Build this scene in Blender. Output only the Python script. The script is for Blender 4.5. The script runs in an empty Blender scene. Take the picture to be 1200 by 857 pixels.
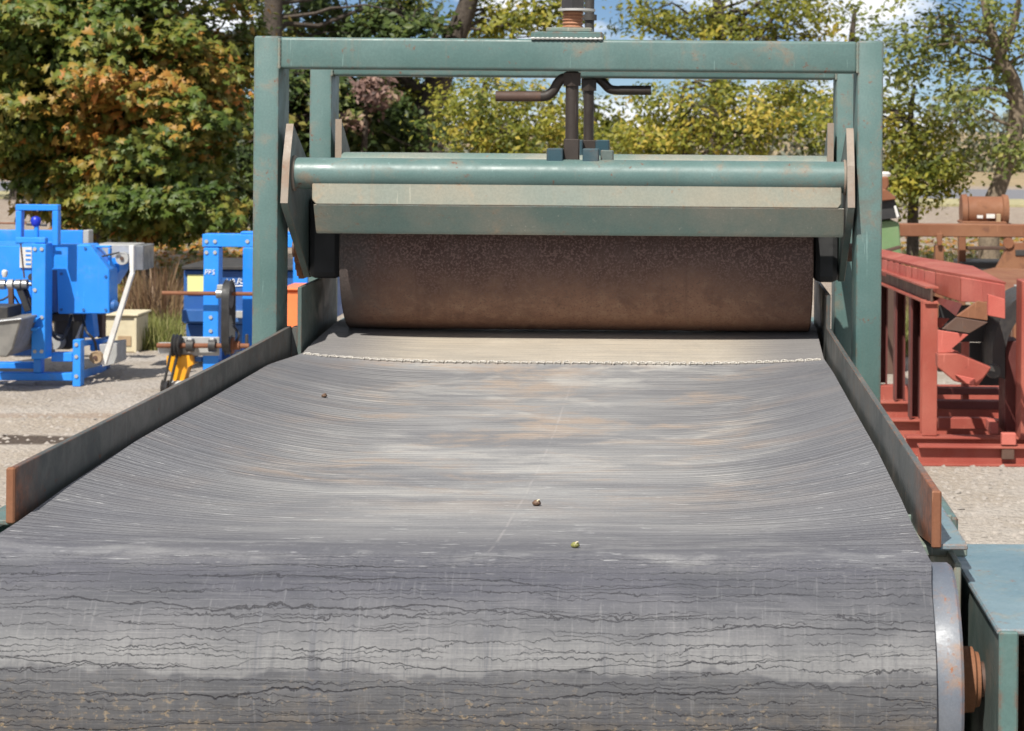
import bpy, bmesh, math, random
import numpy as np
from mathutils import Vector, Matrix

# ------------------------------------------------------------------ camera, world, sun, exposure
scene = bpy.context.scene
col = scene.collection
F, U0, V0, H, ROLL = 2600.0, 810.0, 147.0, 1.75, 0.008      # focal length (px of a 1200 px wide frame), principal point, eye height, roll
cam_d = bpy.data.cameras.new('camera')
cam = bpy.data.objects.new('camera', cam_d); col.objects.link(cam)
cam.location = (0, 0, H); cam.rotation_euler = (math.pi/2, -ROLL, 0)
cam_d.sensor_width = 36.0; cam_d.lens = F/1200*36.0
cam_d.shift_x = -(U0-600)/1200; cam_d.shift_y = -(428.5-V0)/1200
cam_d.clip_end = 3000
cam_d.dof.use_dof = True; cam_d.dof.focus_distance = 5.0; cam_d.dof.aperture_fstop = 14.0
scene.camera = cam

SUN_EL, SUN_AZ = math.radians(50), math.radians(20)          # azimuth: to the left of straight behind the camera
to_sun = Vector((-math.sin(SUN_AZ)*math.cos(SUN_EL), -math.cos(SUN_AZ)*math.cos(SUN_EL), math.sin(SUN_EL)))
world = bpy.data.worlds.new('World'); scene.world = world; world.use_nodes = True
wn = world.node_tree.nodes; wl = world.node_tree.links
for n in list(wn): wn.remove(n)
w_out = wn.new('ShaderNodeOutputWorld'); w_bg = wn.new('ShaderNodeBackground')
w_sky = wn.new('ShaderNodeTexSky'); w_sky.sky_type = 'NISHITA'; w_sky.sun_disc = False
w_sky.sun_elevation = SUN_EL; w_sky.altitude = 6000; w_sky.ozone_density = 4; w_sky.dust_density = 0
w_sky.sun_rotation = math.atan2(to_sun.x, to_sun.y)
w_tc = wn.new('ShaderNodeTexCoord'); w_map = wn.new('ShaderNodeMapping'); w_map.inputs['Scale'].default_value = (1.0, 1.0, 2.6); w_map.inputs['Location'].default_value = (3.1, 1.7, 0.4)
w_no = wn.new('ShaderNodeTexNoise'); w_no.inputs['Scale'].default_value = 7.0; w_no.inputs['Detail'].default_value = 7; w_no.inputs['Roughness'].default_value = 0.58
w_cr = wn.new('ShaderNodeValToRGB'); w_cr.color_ramp.elements[0].position = 0.465; w_cr.color_ramp.elements[1].position = 0.58
w_mix = wn.new('ShaderNodeMix'); w_mix.data_type = 'RGBA'
w_mix.inputs[7].default_value = (15.5, 15.7, 16.1, 1)
wl.new(w_tc.outputs['Generated'], w_map.inputs['Vector']); wl.new(w_map.outputs['Vector'], w_no.inputs['Vector'])
wl.new(w_no.outputs['Fac'], w_cr.inputs['Fac']); wl.new(w_cr.outputs['Color'], w_mix.inputs[0])
wl.new(w_sky.outputs['Color'], w_mix.inputs[6]); wl.new(w_mix.outputs[2], w_bg.inputs['Color'])
w_bg.inputs['Strength'].default_value = 0.06
wl.new(w_bg.outputs['Background'], w_out.inputs['Surface'])
sun_d = bpy.data.lights.new('sun', 'SUN'); sun_d.energy = 5.0; sun_d.angle = math.radians(0.53); sun_d.color = (1.0, 0.955, 0.88)
sun = bpy.data.objects.new('sun', sun_d); col.objects.link(sun)
sun.rotation_euler = to_sun.to_track_quat('Z', 'Y').to_euler(); sun.location = to_sun*40
scene.view_settings.view_transform = 'Standard'; scene.view_settings.look = 'None'
scene.view_settings.exposure = 0.32; scene.view_settings.gamma = 1.0; scene.view_settings.use_curve_mapping = False
scene.render.engine = 'CYCLES'
scene.cycles.use_denoising = True
scene.cycles.max_bounces = 6; scene.cycles.transparent_max_bounces = 6

random.seed(7); rng = np.random.default_rng(11)

# ------------------------------------------------------------------ helpers
def P(u, v, d):
    """a measured image position of the photograph at distance d -> a point of the place"""
    du = (u-U0) + ROLL*(v-V0); dv = (v-V0) - ROLL*(u-U0)
    return Vector((du*d/F, d, H - dv*d/F))

BASE = {}
def link(o, parent=None):
    col.objects.link(o)
    if parent is not None:
        o.parent = parent; BASE[o.name] = BASE[parent.name]
    return o

def empty(name, loc, label=None, cat=None, group=None):
    o = bpy.data.objects.new(name, None); col.objects.link(o); o.location = loc; o.empty_display_size = 0.2
    BASE[o.name] = Vector(loc)
    if label: o['label'] = label; o['category'] = cat
    if group: o['group'] = group
    return o

def tag(o, label, cat, group=None, kind=None):
    if label: o['label'] = label
    if cat: o['category'] = cat
    if group: o['group'] = group
    if kind: o['kind'] = kind
    return o

def mk(name, bm, mat, parent=None, smooth=None, loc=None):
    """bmesh in world coordinates -> one mesh object, its origin at its thing's base (or loc)"""
    me = bpy.data.meshes.new(name)
    base = BASE[parent.name] if parent is not None else Vector(loc or (0, 0, 0))
    bmesh.ops.translate(bm, verts=bm.verts, vec=-base)
    bmesh.ops.recalc_face_normals(bm, faces=bm.faces)
    bm.to_mesh(me); bm.free()
    o = bpy.data.objects.new(name, me)
    for m in (mat if isinstance(mat, (list, tuple)) else [mat]): me.materials.append(m)
    if parent is None:
        col.objects.link(o); o.location = base; BASE[o.name] = base
    else: link(o, parent)
    if smooth is not None:
        me.polygons.foreach_set('use_smooth', [True]*len(me.polygons))
        if smooth < 180: me.set_sharp_from_angle(angle=math.radians(smooth))
    return o

def add_box(bm, lo, hi, bev=0.0, seg=1):
    lo = Vector(lo); hi = Vector(hi)
    r = bmesh.ops.create_cube(bm, size=1.0, matrix=Matrix.Translation((lo+hi)/2) @ Matrix.Diagonal((hi.x-lo.x, hi.y-lo.y, hi.z-lo.z, 1)))
    if bev > 0:
        es = list({e for v in r['verts'] for e in v.link_edges})
        bmesh.ops.bevel(bm, geom=es, offset=bev, segments=seg, affect='EDGES', profile=0.5)
    return bm

def box(name, lo, hi, mat, parent, bev=0.003, seg=1):
    bm = bmesh.new(); add_box(bm, lo, hi, bev, seg); return mk(name, bm, mat, parent)

def pcorners(u0, v0, u1, v1, d):
    um, vm = (u0+u1)/2, (v0+v1)/2
    x0 = ((u0-U0)+ROLL*(vm-V0))*d/F; x1 = ((u1-U0)+ROLL*(vm-V0))*d/F
    z1 = H-((v0-V0)-ROLL*(um-U0))*d/F; z0 = H-((v1-V0)-ROLL*(um-U0))*d/F
    return x0, z0, x1, z1

def pbox(name, u0, v0, u1, v1, d, dep, mat, parent, bev=0.004, z0=None):
    x0, zz, x1, z1 = pcorners(u0, v0, u1, v1, d)
    if z0 is not None: zz = z0
    return box(name, (x0, d, zz), (x1, d+dep, z1), mat, parent, bev)

def add_prism(bm, pts, vec, bev=0.0):
    """polygon of 3D points extruded by vec"""
    a = [bm.verts.new(p) for p in pts]; b = [bm.verts.new(Vector(p)+Vector(vec)) for p in pts]
    n = len(pts); fs = [bm.faces.new(a), bm.faces.new(b[::-1])]
    for i in range(n): fs.append(bm.faces.new((a[i], a[(i+1) % n], b[(i+1) % n], b[i])))
    if bev > 0:
        es = list({e for f in fs for e in f.edges})
        bmesh.ops.bevel(bm, geom=es, offset=bev, segments=1, affect='EDGES', profile=0.5)
    return bm

def prism(name, pts, vec, mat, parent, bev=0.002):
    bm = bmesh.new(); add_prism(bm, pts, vec, bev); return mk(name, bm, mat, parent)

def ppoly(name, uvs, d, dep, mat, parent, bev=0.003):
    pts = [P(q[0], q[1], q[2] if len(q) > 2 else d) for q in uvs]
    return prism(name, pts, (0, dep, 0), mat, parent, bev)

def add_tube(bm, pts, rad, n=10, caps=True):
    pts = [Vector(p) for p in pts]
    rads = rad if isinstance(rad, (list, tuple)) else [rad]*len(pts)
    rings = []; prev = None
    for i, p in enumerate(pts):
        t = (pts[min(i+1, len(pts)-1)]-pts[max(i-1, 0)]).normalized()
        if prev is None:
            ref = Vector((0, 0, 1)) if abs(t.z) < 0.9 else Vector((1, 0, 0))
            a = t.cross(ref).normalized()
        else:
            a = (prev - t*prev.dot(t)).normalized()
        prev = a; b = t.cross(a)
        rings.append([bm.verts.new(p + (a*math.cos(2*math.pi*k/n)+b*math.sin(2*math.pi*k/n))*rads[i]) for k in range(n)])
    for i in range(len(rings)-1):
        for k in range(n):
            bm.faces.new((rings[i][k], rings[i][(k+1) % n], rings[i+1][(k+1) % n], rings[i+1][k]))
    if caps:
        bm.faces.new(rings[0][::-1]); bm.faces.new(rings[-1])
    return bm

def tube(name, pts, rad, mat, parent, n=16, smooth=40):
    bm = bmesh.new(); add_tube(bm, pts, rad, n); return mk(name, bm, mat, parent, smooth)

def lathe(name, p0, axis, prof, mat, parent, n=24, smooth=35):
    """profile [(along, radius)...] turned about axis through p0"""
    ax = Vector(axis).normalized(); p0 = Vector(p0)
    ref = Vector((0, 0, 1)) if abs(ax.z) < 0.9 else Vector((1, 0, 0))
    e1 = ax.cross(ref).normalized(); e2 = ax.cross(e1)
    bm = bmesh.new(); rings = []
    for a, r in prof:
        r = max(r, 0.0005)
        rings.append([bm.verts.new(p0+ax*a+(e1*math.cos(2*math.pi*k/n)+e2*math.sin(2*math.pi*k/n))*r) for k in range(n)])
    for i in range(len(rings)-1):
        for k in range(n): bm.faces.new((rings[i][k], rings[i][(k+1) % n], rings[i+1][(k+1) % n], rings[i+1][k]))
    bm.faces.new(rings[0][::-1]); bm.faces.new(rings[-1])
    return mk(name, bm, mat, parent, smooth)

def arc_pts(pts, k=6):
    """Catmull-Rom through points"""
    pts = [Vector(p) for p in pts]; out = []
    for i in range(len(pts)-1):
        p0 = pts[max(i-1, 0)]; p1 = pts[i]; p2 = pts[i+1]; p3 = pts[min(i+2, len(pts)-1)]
        for j in range(k):
            t = j/k
            out.append(0.5*((2*p1)+(p2-p0)*t+(2*p0-5*p1+4*p2-p3)*t*t+(3*p1-p0-3*p2+p3)*t**3))
    out.append(pts[-1]); return out

# ------------------------------------------------------------------ materials
class NT:
    def __init__(s, name):
        s.m = bpy.data.materials.new(name); s.m.use_nodes = True
        s.t = s.m.node_tree; s.n = s.t.nodes; s.l = s.t.links
        s.bsdf = s.n['Principled BSDF']; s.out = s.n['Material Output']
    def new(s, typ, **kw):
        n = s.n.new(typ)
        for k, v in kw.items(): setattr(n, k, v)
        return n
    def set(s, sock, v):
        if hasattr(v, 'is_output') or isinstance(v, bpy.types.NodeSocket): s.l.new(v, sock)
        elif isinstance(v, (tuple, list)) and len(v) == 3 and sock.type == 'RGBA': sock.default_value = (*v, 1)
        else: sock.default_value = v
    def coord(s, kind='Object'): return s.new('ShaderNodeTexCoord').outputs[kind]
    def mapping(s, vec, scale=(1, 1, 1), loc=(0, 0, 0), rot=(0, 0, 0)):
        n = s.new('ShaderNodeMapping'); s.l.new(vec, n.inputs['Vector'])
        n.inputs['Scale'].default_value = scale; n.inputs['Location'].default_value = loc; n.inputs['Rotation'].default_value = rot
        return n.outputs['Vector']
    def noise(s, vec, scale, detail=4, rough=0.55, dist=0.0):
        n = s.new('ShaderNodeTexNoise'); s.l.new(vec, n.inputs['Vector'])
        n.inputs['Scale'].default_value = scale; n.inputs['Detail'].default_value = detail
        n.inputs['Roughness'].default_value = rough; n.inputs['Distortion'].default_value = dist
        return n.outputs['Fac']
    def voronoi(s, vec, scale, feature='F1', out='Distance'):
        n = s.new('ShaderNodeTexVoronoi', feature=feature); s.l.new(vec, n.inputs['Vector']); n.inputs['Scale'].default_value = scale
        return n.outputs[out]
    def ramp(s, fac, a, b, lo=0.0, hi=1.0):
        n = s.new('ShaderNodeMapRange', clamp=True, interpolation_type='SMOOTHSTEP'); s.l.new(fac, n.inputs['Value'])
        n.inputs['From Min'].default_value = a; n.inputs['From Max'].default_value = b
        n.inputs['To Min'].default_value = lo; n.inputs['To Max'].default_value = hi
        return n.outputs['Result']
    def cramp(s, fac, stops):
        n = s.new('ShaderNodeValToRGB'); s.l.new(fac, n.inputs['Fac']); e = n.color_ramp.elements
        while len(e) < len(stops): e.new(0.5)
        for el, (p, c) in zip(e, stops): el.position = p; el.color = (*c, 1)
        return n.outputs['Color']
    def mix(s, fac, a, b, mode='MIX'):
        n = s.new('ShaderNodeMix', data_type='RGBA', blend_type=mode)
        s.set(n.inputs[0], fac); s.set(n.inputs[6], a); s.set(n.inputs[7], b)
        return n.outputs[2]
    def math(s, op, a, b=0.0, c=0.0):
        n = s.new('ShaderNodeMath', operation=op); s.set(n.inputs[0], a); s.set(n.inputs[1], b)
        s.set(n.inputs[2], c)
        return n.outputs[0]
    def bump(s, h, strength=0.3, dist=0.01, normal=None):
        n = s.new('ShaderNodeBump'); s.l.new(h, n.inputs['Height']); n.inputs['Strength'].default_value = strength; n.inputs['Distance'].default_value = dist
        if normal is not None: s.l.new(normal, n.inputs['Normal'])
        return n.outputs['Normal']
    def done(s, color=None, rough=0.6, metal=0.0, normal=None, spec=0.5):
        b = s.bsdf
        if color is not None: s.set(b.inputs['Base Color'], color)
        s.set(b.inputs['Roughness'], rough); s.set(b.inputs['Metallic'], metal)
        b.inputs['Specular IOR Level'].default_value = spec
        if normal is not None: s.l.new(normal, b.inputs['Normal'])
        return s.m

def edge_mask(s, radius=0.012):
    bv = s.new('ShaderNodeBevel', samples=2); bv.inputs['Radius'].default_value = radius
    ge = s.new('ShaderNodeNewGeometry')
    dp = s.new('ShaderNodeVectorMath', operation='DOT_PRODUCT'); s.l.new(bv.outputs['Normal'], dp.inputs[0]); s.l.new(ge.outputs['Normal'], dp.inputs[1])
    return s.ramp(dp.outputs['Value'], 0.985, 0.80)

def painted(name, base, fade, rust=(0.16, 0.055, 0.025), dirt=(0.22, 0.17, 0.12), rust_amt=0.5, dirt_amt=0.5, rough=0.42, edge=0.010, sc=1.0, edge_amt=0.6):
    s = NT(name); c = s.coord()
    n1 = s.noise(c, 2.2*sc, 5, 0.6); n2 = s.noise(c, 11*sc, 6, 0.65, 0.4); n3 = s.noise(c, 55*sc, 4, 0.6)
    colr = s.mix(s.ramp(n1, 0.35, 0.72), base, fade)
    d = s.math('MULTIPLY', s.ramp(n2, 0.52, 0.72), s.ramp(n1, 0.42, 0.62))
    colr = s.mix(s.math('MULTIPLY', d, dirt_amt), colr, dirt)
    # thin vertical grime streaks
    st = s.noise(s.mapping(c, (30, 30, 1.6)), 1.0, 3, 0.6)
    colr = s.mix(s.ramp(st, 0.56, 0.80, 0, 0.30*dirt_amt), colr, dirt)
    r = s.math('MULTIPLY', s.ramp(n3, 0.60, 0.70), s.ramp(n2, 0.47, 0.62))
    r = s.math('MULTIPLY', r, rust_amt)
    big_st = s.math('MULTIPLY', s.ramp(s.noise(c, 1.1*sc, 6, 0.7, 0.8), 0.60, 0.70), s.ramp(s.noise(c, 30*sc, 5, 0.7), 0.35, 0.62))
    r = s.math('MAXIMUM', r, s.math('MULTIPLY', big_st, 0.55*rust_amt))
    scr = s.noise(s.mapping(c, (90, 90, 6), (1, 2, 3), (0.5, 0.35, 0.6)), 1.0, 2, 0.5)
    colr = s.mix(s.ramp(scr, 0.70, 0.74, 0, 0.35), colr, tuple(min(x*1.7+0.05, 1) for x in fade))
    gr = s.noise(c, 160*sc, 3, 0.7)
    colr = s.mix(s.ramp(gr, 0.35, 0.65, 0.20, 0.0), colr, tuple(x*0.45 for x in base))
    if edge > 0 and edge_amt > 0:
        em = s.math('MULTIPLY', edge_mask(s, edge), s.ramp(s.noise(c, 26*sc, 5, 0.7), 0.42, 0.62))
        r = s.math('MAXIMUM', r, s.math('MULTIPLY', em, edge_amt))
    colr = s.mix(r, colr, rust)
    ro = s.ramp(n2, 0.3, 0.7, rough-0.08, rough+0.16)
    ro = s.math('ADD', ro, s.math('MULTIPLY', r, 0.35))
    h = s.math('ADD', s.math('MULTIPLY', n3, 0.25), s.math('MULTIPLY', n2, 0.5))
    return s.done(colr, ro, 0.0, s.bump(h, 0.25, 0.004), 0.5)

def simple(name, a, b=None, rough=0.6, metal=0.0, sc=12, bump=0.2):
    s = NT(name); c = s.coord(); n = s.noise(c, sc, 5, 0.65); n2 = s.noise(c, sc*0.22, 3)
    b = b or tuple(x*0.6 for x in a)
    colr = s.mix(s.ramp(n, 0.35, 0.7), a, b); colr = s.mix(s.ramp(n2, 0.4, 0.75, 0, 0.5), colr, b)
    return s.done(colr, s.ramp(n, 0.3, 0.7, max(rough-0.1, 0.05), min(rough+0.12, 1)), metal, s.bump(n, bump, 0.004))

M = {}
M['green'] = painted('green_paint', (0.080, 0.148, 0.138), (0.125, 0.200, 0.188), rust_amt=0.85, dirt_amt=0.9, edge=0.014, edge_amt=1.0)
M['green_worn'] = painted('worn_green_paint', (0.125, 0.20, 0.18), (0.28, 0.27, 0.22), dirt=(0.34, 0.27, 0.19), rust=(0.27, 0.13, 0.07), rust_amt=0.6, dirt_amt=0.85, edge_amt=0.6)
M['pale_green'] = painted('sun_bleached_green_paint', (0.25, 0.285, 0.245), (0.34, 0.315, 0.245), dirt=(0.40, 0.30, 0.20), rust=(0.28, 0.15, 0.08), rust_amt=0.7, dirt_amt=0.9, edge_amt=0.5)
M['plate_green'] = painted('plate_green_paint', (0.075, 0.115, 0.105), (0.13, 0.155, 0.145), dirt=(0.22, 0.17, 0.13), rust=(0.21, 0.10, 0.06), rust_amt=0.6, dirt_amt=0.6, edge=0.006, edge_amt=0.85, rough=0.5)
M['plate_bare'] = painted('plate_bare_edge', (0.29, 0.225, 0.17), (0.23, 0.20, 0.165), dirt=(0.25, 0.13, 0.075), rust=(0.25, 0.10, 0.05), rust_amt=0.9, dirt_amt=0.8, edge=0.0, rough=0.6)
M['skirt'] = painted('skirt_steel', (0.062, 0.072, 0.070), (0.125, 0.122, 0.112), dirt=(0.21, 0.165, 0.125), rust=(0.22, 0.085, 0.04), rust_amt=0.8, dirt_amt=0.8, edge=0.007, edge_amt=0.9, rough=0.48)
def add_rust_end(m, y0, y1, sc=18):
    s = NT.__new__(NT); s.m = m; s.t = m.node_tree; s.n = s.t.nodes; s.l = s.t.links; s.bsdf = s.n['Principled BSDF']
    src = s.bsdf.inputs['Base Color'].links[0].from_socket; c = s.coord()
    sx = s.new('ShaderNodeSeparateXYZ'); s.l.new(c, sx.inputs[0])
    z = s.ramp(s.math('ADD', sx.outputs[1], s.math('MULTIPLY', s.math('SUBTRACT', s.noise(c, sc, 5, 0.7), 0.5), 0.42)), y0, y1)
    col2 = s.mix(s.ramp(s.noise(c, 60, 4, 0.7), 0.4, 0.6), (0.26, 0.085, 0.032), (0.12, 0.045, 0.022))
    s.l.new(s.mix(s.math('MULTIPLY', z, 0.92), src, col2), s.bsdf.inputs['Base Color'])
add_rust_end(M['skirt'], -1.22, -1.50)
M['bluegreen'] = painted('blue_green_paint', (0.115, 0.195, 0.235), (0.185, 0.265, 0.295), dirt=(0.27, 0.25, 0.20), rust=(0.22, 0.09, 0.04), rust_amt=0.9, dirt_amt=1.0, edge=0.012, edge_amt=1.0, sc=1.6)
M['teal'] = painted('dark_teal_paint', (0.020, 0.060, 0.080), (0.035, 0.08, 0.10), rust_amt=0.3, dirt_amt=0.3, edge_amt=0.3)
M['rust'] = painted('rusty_steel', (0.20, 0.075, 0.035), (0.27, 0.125, 0.062), dirt=(0.13, 0.06, 0.04), rust=(0.09, 0.04, 0.025), rust_amt=0.6, dirt_amt=0.7, edge=0, rough=0.75)
M['dark_rust'] = painted('dark_rusty_steel', (0.075, 0.042, 0.03), (0.12, 0.065, 0.045), dirt=(0.10, 0.07, 0.055), rust=(0.16, 0.07, 0.035), edge=0, rough=0.6)
M['iron'] = painted('black_iron', (0.028, 0.021, 0.017), (0.045, 0.032, 0.025), dirt=(0.06, 0.04, 0.03), rust=(0.09, 0.04, 0.022), edge=0, rough=0.5)
M['copper'] = painted('greased_screw', (0.36, 0.17, 0.095), (0.44, 0.24, 0.15), dirt=(0.16, 0.09, 0.06), edge=0, rough=0.45)
M['steel'] = simple('bare_steel', (0.36, 0.37, 0.38), (0.22, 0.22, 0.22), 0.38, 0.75, 14, 0.1)
M['galv'] = simple('galvanised', (0.46, 0.46, 0.45), (0.36, 0.36, 0.34), 0.5, 0.25, 9, 0.1)
M['hopper'] = simple('dull_grey_sheet', (0.23, 0.22, 0.20), (0.15, 0.145, 0.135), 0.5, 0.2, 9, 0.1)
M['white'] = simple('white_metal', (0.72, 0.71, 0.68), (0.55, 0.53, 0.48), 0.45, 0.0, 9, 0.05)
M['lace'] = simple('dull_lacing', (0.70, 0.68, 0.63), (0.42, 0.38, 0.33), 0.6, 0.0, 60, 0.2)
M['black'] = simple('black_rubber', (0.018, 0.018, 0.019), (0.03, 0.03, 0.03), 0.6, 0.0, 20)
M['dark'] = simple('dark_metal', (0.03, 0.03, 0.032), (0.055, 0.05, 0.045), 0.55, 0.1, 16)
BLUE, BLUE2 = (0.018, 0.245, 0.82), (0.028, 0.285, 0.87)
M['blue'] = painted('bright_blue_paint', BLUE, BLUE2, dirt=(0.16, 0.24, 0.40), rust_amt=0.25, dirt_amt=0.4, edge=0, rough=0.38)
M['navy'] = painted('mid_blue_paint', (0.022, 0.10, 0.32), (0.045, 0.15, 0.38), dirt=(0.08, 0.11, 0.18), rust_amt=0.15, dirt_amt=0.4, edge=0, rough=0.42)
M['royal'] = simple('royal_blue_knob', (0.012, 0.035, 0.50), (0.012, 0.03, 0.40), 0.35)
M['yellow'] = simple('yellow_guard_paint', (0.80, 0.37, 0.012), (0.70, 0.30, 0.012), 0.4)
M['orange'] = simple('orange_paint', (0.85, 0.22, 0.07), (0.75, 0.19, 0.06), 0.45)
M['cream'] = simple('cream_board', (0.62, 0.55, 0.38), (0.52, 0.45, 0.30), 0.7)
M['paleyel'] = simple('pale_yellow_sticker', (0.78, 0.76, 0.30), (0.72, 0.70, 0.30), 0.5)
M['brownpatch'] = simple('brown_board', (0.40, 0.29, 0.17), (0.32, 0.22, 0.13), 0.8)
M['red'] = painted('red_primer', (0.30, 0.058, 0.038), (0.39, 0.11, 0.075), dirt=(0.30, 0.13, 0.09), rust=(0.12, 0.04, 0.025), rust_amt=0.35, dirt_amt=0.55, edge=0, rough=0.6)
M['redbright'] = painted('bright_red_primer', (0.45, 0.092, 0.068), (0.54, 0.16, 0.12), dirt=(0.36, 0.12, 0.085), rust=(0.2, 0.05, 0.03), rust_amt=0.4, dirt_amt=0.65, edge=0, rough=0.6)
M['shaded_red'] = painted('shaded_red_primer', (0.10, 0.022, 0.018), (0.15, 0.034, 0.027), dirt=(0.12, 0.05, 0.04), rust=(0.07, 0.03, 0.02), edge=0, rough=0.6)  # red primer darkened to stand in for shade inside the frame
M['sage'] = painted('pale_green_sheet', (0.15, 0.25, 0.11), (0.19, 0.28, 0.14), dirt=(0.22, 0.17, 0.10), edge=0)
M['bark'] = simple('bark', (0.085, 0.066, 0.05), (0.036, 0.028, 0.022), 0.9, 0, 26, 0.9)
M['barkpale'] = simple('pale_bark', (0.22, 0.17, 0.115), (0.11, 0.085, 0.06), 0.9, 0, 26, 0.9)
M['stone'] = simple('gravel_stone', (0.37, 0.33, 0.29), (0.26, 0.23, 0.20), 0.9, 0, 30)
M['nut'] = simple('nut_husk', (0.15, 0.085, 0.05), (0.07, 0.04, 0.025), 0.6, 0, 120, 0.6)
M['nutgreen'] = simple('green_husk', (0.25, 0.25, 0.07), (0.14, 0.13, 0.04), 0.5, 0, 120, 0.6)

# --- press roller: mottled brown steel
s = NT('roller_steel'); c = s.coord()
n1 = s.noise(c, 1.7, 4, 0.6); n2 = s.noise(c, 9, 5, 0.65, 0.4); vo = s.noise(c, 150, 3, 0.6); n3 = s.noise(c, 34, 5, 0.7)
sx = s.new('ShaderNodeSeparateXYZ'); s.l.new(c, sx.inputs[0])
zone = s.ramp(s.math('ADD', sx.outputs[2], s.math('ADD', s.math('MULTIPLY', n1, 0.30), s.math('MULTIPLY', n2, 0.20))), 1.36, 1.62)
endm = s.ramp(s.math('ADD', sx.outputs[0], s.math('MULTIPLY', n2, 0.25)), -0.45, -0.62)
colr = s.mix(s.ramp(n1, 0.35, 0.7), (0.175, 0.092, 0.060), (0.115, 0.058, 0.040))
colr = s.mix(s.ramp(n3, 0.45, 0.7, 0, 0.7), colr, (0.22, 0.135, 0.09))
colr = s.mix(s.math('MULTIPLY', s.ramp(n2, 0.52, 0.72), 0.7), colr, (0.10, 0.048, 0.034))
colr = s.mix(s.math('MULTIPLY', s.ramp(vo, 0.54, 0.62), 0.55), colr, (0.070, 0.034, 0.026))
colr = s.mix(s.math('MULTIPLY', zone, 0.85), colr, (0.060, 0.032, 0.027))  # upper part darker: shade under the bar is put into the colour
speck = s.math('MULTIPLY', s.math('MULTIPLY', s.ramp(vo, 0.50, 0.57), zone), s.ramp(n2, 0.30, 0.55, 0.35, 0.9))
colr = s.mix(speck, colr, (0.19, 0.118, 0.098))
colr = s.mix(s.math('MULTIPLY', endm, 0.7), colr, (0.062, 0.062, 0.060))
st = s.noise(s.mapping(c, (34, 1.5, 1.5)), 1, 4, 0.65)
colr = s.mix(s.ramp(st, 0.55, 0.75, 0, 0.5), colr, (0.095, 0.042, 0.030))
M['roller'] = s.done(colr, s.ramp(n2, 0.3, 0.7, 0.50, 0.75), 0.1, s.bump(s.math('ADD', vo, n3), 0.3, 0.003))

# --- rubber belt: UV in metres (x across, y along the belt from the splice towards the front)
s = NT('belt_rubber'); uv = s.new('ShaderNodeUVMap'); uv.uv_map = 'belt'; c = uv.outputs['UV']
sx = s.new('ShaderNodeSeparateXYZ'); s.l.new(c, sx.inputs[0]); bx, by = sx.outputs[0], sx.outputs[1]
big = s.noise(s.mapping(c, (1.1, 3.6, 1)), 1.25, 5, 0.62, 0.3)
big2 = s.noise(s.mapping(c, (1.5, 1.9, 1), (7.3, 2.1, 0)), 1.6, 6, 0.66, 0.6)
fine = s.noise(s.mapping(c, (2.6, 120, 1)), 1.0, 5, 0.66, 0.15)
fine2 = s.noise(s.mapping(c, (7, 330, 1), (3, 1, 0)), 1.0, 3, 0.6)
blot = s.noise(s.mapping(c, (5, 9, 1)), 1.0, 6, 0.68, 0.5)
base = s.mix(s.ramp(big, 0.33, 0.66), (0.20, 0.20, 0.207), (0.335, 0.33, 0.322))
tan = s.math('MULTIPLY', s.math('MULTIPLY', s.ramp(big2, 0.46, 0.62), s.ramp(by, 2.7, 1.6)), s.ramp(blot, 0.36, 0.56))
base = s.mix(s.math('MULTIPLY', tan, 0.8), base, (0.38, 0.295, 0.225))
pale = s.math('MULTIPLY', s.ramp(s.math('ADD', s.math('MULTIPLY', s.noise(s.mapping(c, (1.7, 2.6, 1), (2.2, 5.5, 0)), 1.3, 6, 0.66, 0.6), 0.65), s.math('MULTIPLY', blot, 0.35)), 0.50, 0.62), s.ramp(by, 2.7, 1.7))
base = s.mix(s.math('MULTIPLY', pale, 0.7), base, (0.45, 0.435, 0.405))
# dust on the far section, beyond the splice
base = s.mix(s.ramp(by, 0.012, -0.03, 0, 0.85), base, s.mix(s.ramp(big2, 0.35, 0.65), (0.50, 0.435, 0.34), (0.42, 0.375, 0.305)))
# darker and bluish towards both edges
ex = s.ramp(s.math('ABSOLUTE', bx), 0.45, 0.74)
base = s.mix(s.math('MULTIPLY', ex, 0.75), base, (0.158, 0.160, 0.176))
# drum part: greyer rubber with darker soaked areas and brown dust low down
dm = s.ramp(by, 3.00, 3.10)
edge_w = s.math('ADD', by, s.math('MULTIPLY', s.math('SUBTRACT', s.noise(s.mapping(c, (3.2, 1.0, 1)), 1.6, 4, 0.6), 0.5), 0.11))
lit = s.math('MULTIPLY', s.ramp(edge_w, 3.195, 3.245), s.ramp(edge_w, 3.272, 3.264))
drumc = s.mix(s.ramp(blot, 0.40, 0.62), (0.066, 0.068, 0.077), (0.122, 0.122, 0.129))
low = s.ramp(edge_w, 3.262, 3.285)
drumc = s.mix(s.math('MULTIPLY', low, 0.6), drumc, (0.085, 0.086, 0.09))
drumc = s.mix(s.math('MULTIPLY', lit, 0.42), drumc, (0.27, 0.27, 0.265))  # pale worn band, with the sun's highlight partly put into its colour
dust = s.math('MULTIPLY', s.ramp(by, 3.29, 3.38), s.ramp(s.noise(s.mapping(c, (10, 14, 1)), 1.5, 6, 0.72), 0.46, 0.62))
drumc = s.mix(s.math('MULTIPLY', dust, 0.3), drumc, (0.27, 0.21, 0.14))
base = s.mix(dm, base, drumc)
# dark worn stretch where the belt runs onto the drum
drk = s.math('MULTIPLY', s.math('MULTIPLY', s.ramp(by, 2.50, 2.92), s.ramp(by, 3.21, 3.10)), s.ramp(s.math('ADD', s.math('MULTIPLY', s.math('ABSOLUTE', s.math('ADD', bx, 0.05)), -0.25), blot), 0.24, 0.46, 0.25, 1.0))
base = s.mix(s.math('MULTIPLY', drk, 0.72), base, (0.064, 0.065, 0.084))
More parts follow.
